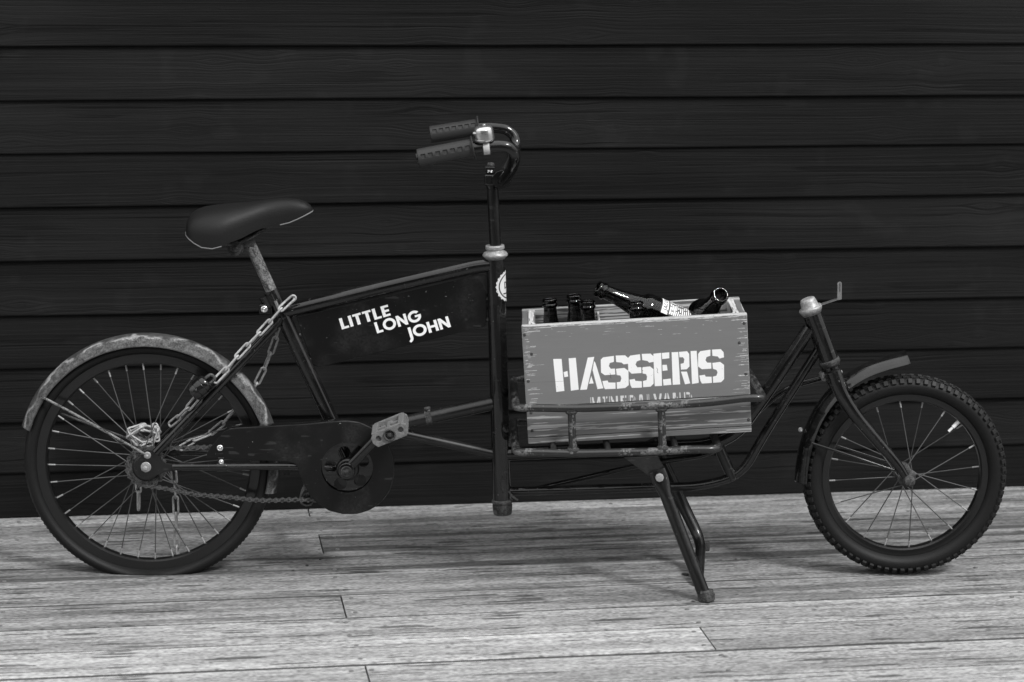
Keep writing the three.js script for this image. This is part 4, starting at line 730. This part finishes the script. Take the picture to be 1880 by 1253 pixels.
// ------------------------------------------------------------------ lock chain on the bike
const lock = group('lock_chain'); lock.position.copy(bike.position); lock.rotation.copy(bike.rotation);
tag(lock, 'pale galvanised link chain with black barrel lock, looped through the rear wheel', 'chain');
{
  const wire = 0.0022, rc = 0.0050, half = 0.0140, pitch = 0.0334;
  const st = []; for (let i = 0; i <= 8; i++) { const a = -Math.PI / 2 + Math.PI * i / 8; st.push([half + rc * Math.cos(a), rc * Math.sin(a), 0]); } for (let i = 0; i <= 8; i++) { const a = Math.PI / 2 + Math.PI * i / 8; st.push([-half + rc * Math.cos(a), rc * Math.sin(a), 0]); }
  const linkG = sweep(st, wire, { seg: 8, closed: true });
  const place = (p, t, roll) => { const m = mesh('link', linkG, M.link, lock); const x = t.clone().normalize(); let z = new THREE.Vector3(0, 0, 1); z.sub(x.clone().multiplyScalar(z.dot(x))).normalize(); const y = z.clone().cross(x); m.quaternion.setFromRotationMatrix(new THREE.Matrix4().makeBasis(x, y, z)); m.rotateX(roll); m.position.copy(p); return m; };
  const run = (pts, roll0 = 0.35) => { const c = new THREE.CatmullRomCurve3(pts.map(V), false, 'centripetal'), L = c.getLength(), n = Math.max(1, Math.round(L / pitch)); for (let i = 0; i < n; i++) { const a = c.getPointAt(i / n), b = c.getPointAt((i + 1) / n); place(a.clone().add(b).multiplyScalar(0.5), b.clone().sub(a), roll0 + (i % 2) * Math.PI / 2 + rr(-0.2, 0.2)); } };
  run([[0.2926, 0.5582, 0.02], [0.2731, 0.5406, 0.03], [0.251, 0.5155, 0.034], [0.2279, 0.4906, 0.039], [0.2049, 0.4669, 0.045], [0.183, 0.4433, 0.051], [0.1622, 0.4189, 0.058], [0.1455, 0.4024, 0.062]]);
  run([[0.1086, 0.3686, 0.066], [0.0909, 0.3459, 0.052], [0.0696, 0.3226, 0.036], [0.0515, 0.3056, 0.02]], 0.5);
  run([[0.0657, 0.2487, -0.015], [0.0825, 0.2584, -0.03], [0.1167, 0.2682, -0.045], [0.1436, 0.2883, -0.05], [0.173, 0.3201, -0.052], [0.1991, 0.3464, -0.054], [0.2225, 0.3857, -0.052], [0.2395, 0.4234, -0.046], [0.2555, 0.4664, -0.04], [0.2661, 0.503, -0.032], [0.2789, 0.531, -0.022]], 0.2);
  run([[-0.0178, 0.196, -0.012], [-0.0175, 0.1592, -0.012], [-0.0183, 0.1246, -0.012]], 0.1);
  run([[0.0514, 0.203, -0.02], [0.051, 0.1565, -0.044], [0.0518, 0.0996, -0.046], [0.0528, 0.0374, -0.046], [0.0533, 0.0045, -0.046]], 0.0);
  place(V([0.2842, 0.5499, 0.022]), V([0.2912, 0.5535, 0]).sub(V([0.2741, 0.5383, 0])), 0.1);
  // bunched links round the hub
  const C = V([-0.001, 0.2811, -0.004]);
  const coil = []; for (let i = 0; i <= 44; i++) { const a = i / 44 * Math.PI * 7.2 + 0.6, k = 0.75 + 0.35 * hash(i, 3, 9); coil.push([C.x + 0.031 * k * Math.cos(a), C.y + 0.017 * k * Math.sin(a) + 0.004 * (hash(i, 5, 9) - 0.5), C.z + 0.020 * Math.sin(a * 0.43)]); }
  run(coil, 0.4);
  const ax = V([0.1485, 0.4052, 0.06]).sub(V([0.1001, 0.3621, 0.066])).normalize(), c0 = V([0.1163, 0.3902, 0.066]), lk = group('barrel_lock', lock);
  mesh('body', lathe([[0.0000, -0.0204], [0.0132, -0.0204], [0.0174, -0.0168], [0.0182, -0.0072], [0.0170, -0.0066], [0.0170, -0.0054], [0.0185, -0.0048], [0.0185, 0.0072], [0.0170, 0.0078], [0.0170, 0.0090], [0.0180, 0.0096], [0.0166, 0.0174], [0.0120, 0.0204], [0.0000, 0.0204]], c0, ax.toArray(), 30), M.black, lk);
  mesh('shackle', sweep(bend([c0.clone().addScaledVector(ax, 0.014).add(new THREE.Vector3(-0.005, 0.005, 0)), c0.clone().addScaledVector(ax, 0.034).add(new THREE.Vector3(-0.004, 0.004, 0)), c0.clone().addScaledVector(ax, 0.034).add(new THREE.Vector3(0.005, -0.005, 0)), c0.clone().addScaledVector(ax, 0.014).add(new THREE.Vector3(0.005, -0.005, 0))], 0.006), 0.0032, { seg: 10 }), M.rustDark, lk);
}

// ------------------------------------------------------------------ the wooden crate on the rack
// own axes: x along its front, y up, origin in the middle of its base; it sits tilted with the rack
const crate = group('wooden_crate');
const CR = { L: 0.433, H: 0.2342, zf: 0.100, zb: -0.080 };
crate.position.copy(inWorld([0.96819, 0.30012, 0])); crate.rotation.set(0, BIKE.turn - 0.03, 0.0661, 'YXZ'); crate.position.x += 0.003; 
tag(crate, 'worn grey wooden bottle crate with white stencilled HASSERIS lettering on the load rack', 'crate');
const HAS = [[[-0.1588, 0.1656], [-0.1431, 0.1654], [-0.1413, 0.1014], [-0.1566, 0.1007]], [[-0.1300, 0.1654], [-0.1155, 0.1653], [-0.1136, 0.1024], [-0.1281, 0.1011]], [[-0.1411, 0.1390], [-0.1326, 0.1406], [-0.1324, 0.1299], [-0.1398, 0.1290]], [[-0.0927, 0.1650], [-0.0801, 0.1658], [-0.0978, 0.1022], [-0.1110, 0.1016]], [[-0.0811, 0.1575], [-0.0781, 0.1539], [-0.0657, 0.1023], [-0.0773, 0.1017], [-0.0849, 0.1398]], [[-0.0881, 0.1284], [-0.0841, 0.1134], [-0.0933, 0.1135]], [[-0.0630, 0.1640], [-0.0425, 0.1655], [-0.0426, 0.1538], [-0.0507, 0.1514], [-0.0532, 0.1456], [-0.0497, 0.1403], [-0.0416, 0.1401], [-0.0417, 0.1284], [-0.0621, 0.1282], [-0.0688, 0.1342], [-0.0681, 0.1589]], [[-0.0670, 0.1166], [-0.0567, 0.1177], [-0.0548, 0.1137], [-0.0419, 0.1128], [-0.0420, 0.1004], [-0.0624, 0.1008], [-0.0654, 0.1061]], [[-0.0388, 0.1654], [-0.0210, 0.1650], [-0.0154, 0.1597], [-0.0154, 0.1486], [-0.0246, 0.1475], [-0.0281, 0.1515], [-0.0388, 0.1531]], [[-0.0395, 0.1394], [-0.0233, 0.1403], [-0.0161, 0.1343], [-0.0169, 0.1063], [-0.0236, 0.1006], [-0.0393, 0.1003], [-0.0397, 0.1127], [-0.0321, 0.1138], [-0.0297, 0.1203], [-0.0321, 0.1256], [-0.0390, 0.1277]], [[-0.0106, 0.1645], [0.0083, 0.1661], [0.0082, 0.1542], [0.0007, 0.1517], [-0.0016, 0.1459], [0.0016, 0.1405], [0.0091, 0.1404], [0.0090, 0.1285], [-0.0099, 0.1282], [-0.0161, 0.1343], [-0.0154, 0.1593]], [[-0.0145, 0.1164], [-0.0050, 0.1176], [-0.0032, 0.1136], [0.0087, 0.1127], [0.0086, 0.1001], [-0.0103, 0.1005], [-0.0130, 0.1058]], [[0.0118, 0.1660], [0.0281, 0.1657], [0.0333, 0.1603], [0.0333, 0.1491], [0.0248, 0.1480], [0.0215, 0.1520], [0.0117, 0.1535]], [[0.0110, 0.1397], [0.0260, 0.1407], [0.0326, 0.1347], [0.0318, 0.1063], [0.0256, 0.1005], [0.0111, 0.1001], [0.0107, 0.1126], [0.0177, 0.1138], [0.0200, 0.1204], [0.0178, 0.1257], [0.0114, 0.1278]], [[0.0335, 0.1656], [0.0485, 0.1658], [0.0476, 0.1011], [0.0337, 0.1012]], [[0.0498, 0.1662], [0.0643, 0.1664], [0.0645, 0.1546], [0.0498, 0.1539]], [[0.0500, 0.1421], [0.0587, 0.1421], [0.0592, 0.1308], [0.0503, 0.1308]], [[0.0500, 0.1136], [0.0653, 0.1148], [0.0658, 0.1026], [0.0503, 0.1017]], [[0.0687, 0.1661], [0.0818, 0.1663], [0.0827, 0.1019], [0.0684, 0.1017]], [[0.0834, 0.1662], [0.0984, 0.1664], [0.1026, 0.1608], [0.1023, 0.1366], [0.0968, 0.1311], [0.0855, 0.1313], [0.0855, 0.1425], [0.0908, 0.1433], [0.0924, 0.1507], [0.0900, 0.1548], [0.0835, 0.1553]], [[0.0854, 0.1270], [0.0967, 0.1268], [0.1022, 0.1030], [0.0916, 0.1018]], [[0.1055, 0.1665], [0.1176, 0.1665], [0.1185, 0.1028], [0.1053, 0.1020]], [[0.1241, 0.1654], [0.1433, 0.1670], [0.1433, 0.1552], [0.1356, 0.1527], [0.1334, 0.1469], [0.1367, 0.1416], [0.1442, 0.1414], [0.1442, 0.1296], [0.1251, 0.1293], [0.1188, 0.1353], [0.1194, 0.1603]], [[0.1206, 0.1176], [0.1302, 0.1187], [0.1320, 0.1147], [0.1440, 0.1138], [0.1440, 0.1013], [0.1249, 0.1017], [0.1221, 0.1070]], [[0.1468, 0.1669], [0.1633, 0.1666], [0.1686, 0.1612], [0.1686, 0.1501], [0.1601, 0.1490], [0.1567, 0.1530], [0.1467, 0.1545]], [[0.1462, 0.1407], [0.1613, 0.1417], [0.1681, 0.1357], [0.1674, 0.1074], [0.1611, 0.1016], [0.1465, 0.1013], [0.1461, 0.1138], [0.1531, 0.1149], [0.1554, 0.1215], [0.1531, 0.1268], [0.1467, 0.1289]]];
{
  const W = 2048, Hh = 1024, TOP = 150, c = document.createElement('canvas'); c.width = W; c.height = Hh; const x = c.getContext('2d');
  const BH = 0.1605, px = u => (u + CR.L / 2) / CR.L * W, py = v => TOP + (CR.H - v) / BH * (Hh - TOP), g = v => { const s = Math.round(255 * toS(v)); return `rgb(${s},${s},${s})`; };
  x.fillStyle = g(0.168); x.fillRect(0, 0, W, Hh);
  for (let i = 0; i < 5200; i++) { const v = 0.168 * rr(0.80, 1.2), w = rr(40, 420), y = rr(TOP, Hh); x.globalAlpha = rr(0.04, 0.16); x.fillStyle = g(v); x.fillRect(rr(-200, W), y, w, rr(0.8, 3)); }
  for (let i = 0; i < 60; i++) { x.globalAlpha = 0.05; x.fillStyle = g(rr(0, 1) > 0.5 ? 0.24 : 0.11); x.beginPath(); x.ellipse(rr(0, W), rr(TOP, Hh), rr(40, 260), rr(10, 40), 0, 0, 7); x.fill(); }
  x.globalAlpha = 1;
  // stencilled word
  x.fillStyle = g(0.88);
  for (const poly of HAS) { x.beginPath(); poly.forEach((q, i) => { const X = px(q[0]) + rr(-2.2, 2.2), Y = py(q[1]) + rr(-2.2, 2.2); i ? x.lineTo(X, Y) : x.moveTo(X, Y); }); x.closePath(); x.fill(); }
  // second line, its foot hidden by the rail
  { const a = [-0.0943, 0.0785], b = [0.1061, 0.0831], x0 = px(a[0]), x1 = px(b[0]), yb = py(a[1]) + 104; x.save(); x.translate(x0, yb); x.fillStyle = g(0.66); x.font = 'bold 100px sans-serif'; const w = x.measureText('MINERALVAND').width; x.scale((x1 - x0) / w, 2.05); x.fillText('MINERALVAND', 0, 0); x.restore();
    x.fillStyle = g(0.168); for (let i = 0; i < 22; i++) { const X = x0 + (x1 - x0) * (i + 0.5) / 22; x.fillRect(X - 5, yb - 160, 10, 170); if (i % 4 === 1) x.fillRect(X - 24, yb - 118, 30, 9); } }
  // flaked paint: pale wood along the grain, most at the ends and the top edge
  const flake = (X, Y, w, h, l) => { x.fillStyle = g(l); x.beginPath(); x.moveTo(X, Y); const n = 7; for (let k = 1; k <= n; k++) x.lineTo(X + w * k / n, Y - h * rr(0.1, 0.6)); for (let k = n; k >= 0; k--) x.lineTo(X + w * k / n, Y + h * rr(0.1, 0.6)); x.fill(); };
  for (let i = 0; i < 90; i++) { const left = rnd() < 0.5, w = rr(15, 170) * rr(0.3, 1); flake(left ? rr(0, 30) + rr(0, 50) * rr(0, 1) : W - w - rr(0, 60) * rr(0, 1), rr(TOP + 10, Hh), w, rr(2, 9), rr(0.42, 0.68)); }
  for (let i = 0; i < 190; i++) { const t = rnd() * rnd(); flake(rr(0, W), TOP + 2 + t * 42, rr(20, 200), rr(3, 13) * (1 - t * 0.5), rr(0.45, 0.7)); }
  for (let i = 0; i < 36; i++) flake(rr(0, W), rr(TOP + 30, TOP + 190), rr(10, 90), rr(1.5, 5), rr(0.4, 0.65));
  for (const [X, Y] of [[0.0097, 0.1387], [0.0388, 0.1326], [-0.0519, 0.1275]].map(q => [px(q[0]), py(q[1])])) { x.strokeStyle = g(0.03); x.lineWidth = 3; x.beginPath(); x.moveTo(X, Y - 26); x.lineTo(X + 8, Y - 4); x.lineTo(X + 2, Y + 18); x.lineTo(X + 12, Y + 34); x.stroke(); }
  x.strokeStyle = g(0.05); x.lineWidth = 2; x.globalAlpha = 0.7; { const q = [-0.2045, 0.1221]; x.beginPath(); x.moveTo(px(q[0]), py(q[1])); x.lineTo(px(q[0]) + 300, py(q[1]) + 6); x.stroke(); } x.globalAlpha = 1;
  for (let i = 0; i < 60; i++) { x.fillStyle = g(rr(0.02, 0.08)); x.globalAlpha = rr(0.3, 0.8); x.fillRect(rr(0, W), rr(TOP, Hh), rr(2, 6), rr(2, 5)); } x.globalAlpha = 1;
  // strip above: bare worn wood for the edges of the board
  x.fillStyle = g(0.40); x.fillRect(0, 0, W, TOP - 4);
  for (let i = 0; i < 900; i++) { x.globalAlpha = rr(0.2, 0.6); x.fillStyle = g(rr(0.12, 0.72)); x.fillRect(rr(-100, W), rr(0, TOP - 8), rr(20, 220), rr(1, 5)); } x.globalAlpha = 1;
  const t = new THREE.CanvasTexture(c); t.colorSpace = THREE.SRGBColorSpace; t.generateMipmaps = true; t.minFilter = THREE.LinearMipmapLinearFilter; t.anisotropy = 8;
  const th = 0.0125, bg = new RoundedBoxGeometry(CR.L, BH, th, 3, 0.0016), p = bg.attributes.position, nn = bg.attributes.normal, uv = bg.attributes.uv;
  for (let i = 0; i < p.count; i++) { const fx = (p.getX(i) + CR.L / 2) / CR.L; if (nn.getZ(i) > 0.75) uv.setXY(i, fx, 1 - (TOP + (BH / 2 - p.getY(i)) / BH * (Hh - TOP)) / Hh); else uv.setXY(i, Math.abs(nn.getX(i)) > 0.8 ? 0.3 + (p.getY(i) + 0.1) * 1.5 : fx, 1 - (0.5 + (p.getZ(i) / th + 0.5) * 0.85 * TOP * 0.9) / Hh); }
  bg.translate(0, CR.H - BH / 2, CR.zf - th / 2);
  const fb = mesh('front_board', bg, new THREE.MeshStandardMaterial({ map: t, roughness: 0.62 }), crate); tag(fb, 'grey painted board with white stencilled letters');
  const low = std(1.0, 0.7, { map: crateLow }), bare = std(0.92, 0.8, { map: crateBare }), edge = std(0.95, 0.8, { map: crateEdge });
  mesh('front_board', woodBox(CR.L, 0.060, th, 0, 0.0425, CR.zf - th / 2, 0.1, 0.03), low, crate);
  mesh('base_strip', woodBox(CR.L, 0.0115, 0.014, 0, 0.00575, CR.zf - 0.0075, 0.4, 0.1), low, crate);
  mesh('back_board', woodBox(CR.L, 0.112, th, 0, CR.H - 0.056, CR.zb + th / 2, 0.2, 0.0), bare, crate);
  mesh('back_board', woodBox(CR.L, 0.109, th, 0, 0.0668, CR.zb + th / 2, 0.0, 0.07), bare, crate);
  const D = CR.zf - CR.zb - 2 * th, zc = (CR.zf + CR.zb) / 2;
  for (const s of [-1, 1]) {
    for (const [y, h, k] of [[CR.H - 0.0605, 0.113, 0], [0.0655, 0.106, 0.05]]) mesh('end_board', woodBox(0.0118, h, D - 0.0006, s * (CR.L / 2 - 0.0063), y, zc, 0.1 + s * 0.05, k, 'z'), low, crate);
    for (const z of [CR.zf - th - 0.010, CR.zb + th + 0.010]) mesh('corner_batten', woodBox(0.0135, 0.212, 0.0185, s * (CR.L / 2 - 0.0195), CR.H - 0.1075, z, 0.05, 0.02 + z, 'y'), edge, crate);
    mesh('end_batten', woodBox(0.0115, 0.022, D - 0.042, s * (CR.L / 2 - 0.0185), CR.H - 0.013, zc, 0.02, 0.02, 'z'), edge, crate);
  }
  for (let i = 0; i < 4; i++) mesh('base_slat', woodBox(CR.L - 0.026, 0.009, 0.034, 0, 0.0168, CR.zb + th + 0.02 + i * 0.0385, i * 0.1, i * 0.04), low, crate);
  mesh('divider', woodBox(0.0038, 0.20, D - 0.002, -0.0655, 0.1225, zc, 0.02, 0.02, 'z'), edge, crate);
  const ng = lathe([[0, 0.0010], [0.0022, 0.0008], [0.0030, 0], [0, 0]], [0, 0, 0], [0, 0, 1], 10);
  for (const q of [[-0.2118, 0.2157], [-0.2004, 0.1776], [-0.2097, 0.1245], [-0.2079, 0.0619], [-0.2078, 0.0262], [0.2103, 0.2150], [0.1994, 0.1772], [0.2096, 0.1154], [0.2113, 0.0246]]) { const m = mesh('nail', ng, M.rustDark, crate); m.position.set(q[0], q[1], CR.zf); }
}
crate.updateMatrixWorld(true);
// ------------------------------------------------------------------ bottles in the crate
const glass = new THREE.MeshPhysicalMaterial({ color: G(0.9), roughness: 0.05, transmission: 1, thickness: 0.003, ior: 1.5, attenuationColor: G(0.10), attenuationDistance: 0.0035 });
const bottleGeo = (() => {
  const out = [[0, 0.001], [0.024, 0], [0.0285, 0.002], [0.0302, 0.006], [0.0302, 0.138], [0.0299, 0.143], [0.0280, 0.1485], [0.0248, 0.1525], [0.0225, 0.156], [0.0203, 0.165], [0.0165, 0.184], [0.0137, 0.205], [0.0128, 0.221], [0.0133, 0.2225], [0.0152, 0.2235], [0.0155, 0.2265], [0.0146, 0.2285], [0.0133, 0.2295], [0.0136, 0.2315], [0.0146, 0.2330], [0.0146, 0.2365], [0.0132, 0.2385], [0.0112, 0.2385], [0.0100, 0.237], [0.0099, 0.22], [0.0112, 0.205], [0.0142, 0.184], [0.0180, 0.165], [0.0202, 0.155], [0.0256, 0.146], [0.0276, 0.138], [0.0278, 0.008], [0.024, 0.005], [0, 0.006]];
  const g = new THREE.LatheGeometry(out.map(q => new THREE.Vector2(Math.max(q[0], 1e-5), q[1])), 40); return g;
})();
function bottle(baseAt, dir, label, o = {}) {
  const b = group('beer_bottle'); mesh('glass', bottleGeo, glass, b);
  b.position.copy(baseAt); b.quaternion.setFromUnitVectors(new THREE.Vector3(0, 1, 0), dir.clone().normalize()); if (o.spin) b.rotateY(o.spin);
  tag(b, label, 'bottle', 'dark glass bottles in the crate'); return b;
}
const inCrate = (u, v, z) => crate.localToWorld(new THREE.Vector3(u, v, z));
const crateUp = new THREE.Vector3(0, 1, 0).applyQuaternion(crate.quaternion);
for (const [u, z, lab, k] of [[-0.1600, -0.030, 'upright dark bottle beside the end board of the crate', 0.0218], [-0.1120, -0.035, 'upright dark bottle, hindmost of the pair by the crate divider', 0.0265], [-0.0860, 0.013, 'upright dark bottle, foremost of the pair by the crate divider', 0.0218], [0.0062, 0.055, 'upright dark bottle standing in front of the lying bottle', 0.0218]]) bottle(inCrate(u, k, z), crateUp, lab);
{ // the lying bottle with a printed label
  const mouth = inCrate(...[-0.0663, 0.2835, 0.0120]), far = inCrate(...[0.0812, 0.2037, -0.0120]); const dir = mouth.clone().sub(far).normalize();
  const b = bottle(mouth.clone().addScaledVector(dir, -0.2385 * 1.1), dir, 'dark bottle lying on its side across the crate, with a pale printed label'); b.scale.setScalar(1.1);
  const c = document.createElement('canvas'); c.width = 1024; c.height = 640; const x = c.getContext('2d'); x.fillStyle = '#3c3c3c'; x.fillRect(0, 0, 1024, 640);
  // u runs round the bottle, canvas y runs from the neck side down to the base
  x.fillStyle = '#efefef'; x.fillRect(0, 12, 1024, 74); x.fillStyle = '#1c1c1c'; x.font = 'bold 66px sans-serif'; for (let k = 0; k < 3; k++) x.fillText('JACOBSEN', 40 + k * 350, 74);
  x.fillStyle = '#e4e4e4'; for (let j = 0; j < 15; j++) { let X = 8 + rr(0, 30); const y = 104 + j * 24; while (X < 1010) { const w = rr(30, 150); x.fillRect(X, y, Math.min(w, 1016 - X), j < 3 ? 18 : 13); X += w + rr(6, 34); } }
  x.fillStyle = '#f4f4f4'; x.fillRect(0, 470, 1024, 170); x.fillStyle = '#303030'; for (let i = 0; i < 6; i++) { x.beginPath(); x.arc(140 + i * 150, 540, 9, 0, 7); x.arc(165 + i * 150, 568, 9, 0, 7); x.fill(); }
  const t = new THREE.CanvasTexture(c); t.colorSpace = THREE.SRGBColorSpace;
  const lg = new THREE.CylinderGeometry(0.0305, 0.0305, 0.104, 48, 1, true, 0, Math.PI * 1.7); lg.translate(0, 0.072, 0); const lm = mesh('label', lg, new THREE.MeshStandardMaterial({ map: t, roughness: 0.45, side: THREE.DoubleSide }), b);
  lm.rotation.y = 0.3;
}
{ // bottle leaning out at the end, its mouth towards the street
  const m = inWorld([1.1209, 0.5796, 0.078]), d = new THREE.Vector3(0.20, 0.52, 0.83).normalize().applyAxisAngle(new THREE.Vector3(0, 1, 0), BIKE.turn);
  bottle(m.clone().addScaledVector(d, -0.2385 * 1.12), d, 'dark open bottle leaning outwards in the corner of the crate, mouth showing').scale.setScalar(1.12);
}

renderer.render(scene, camera);
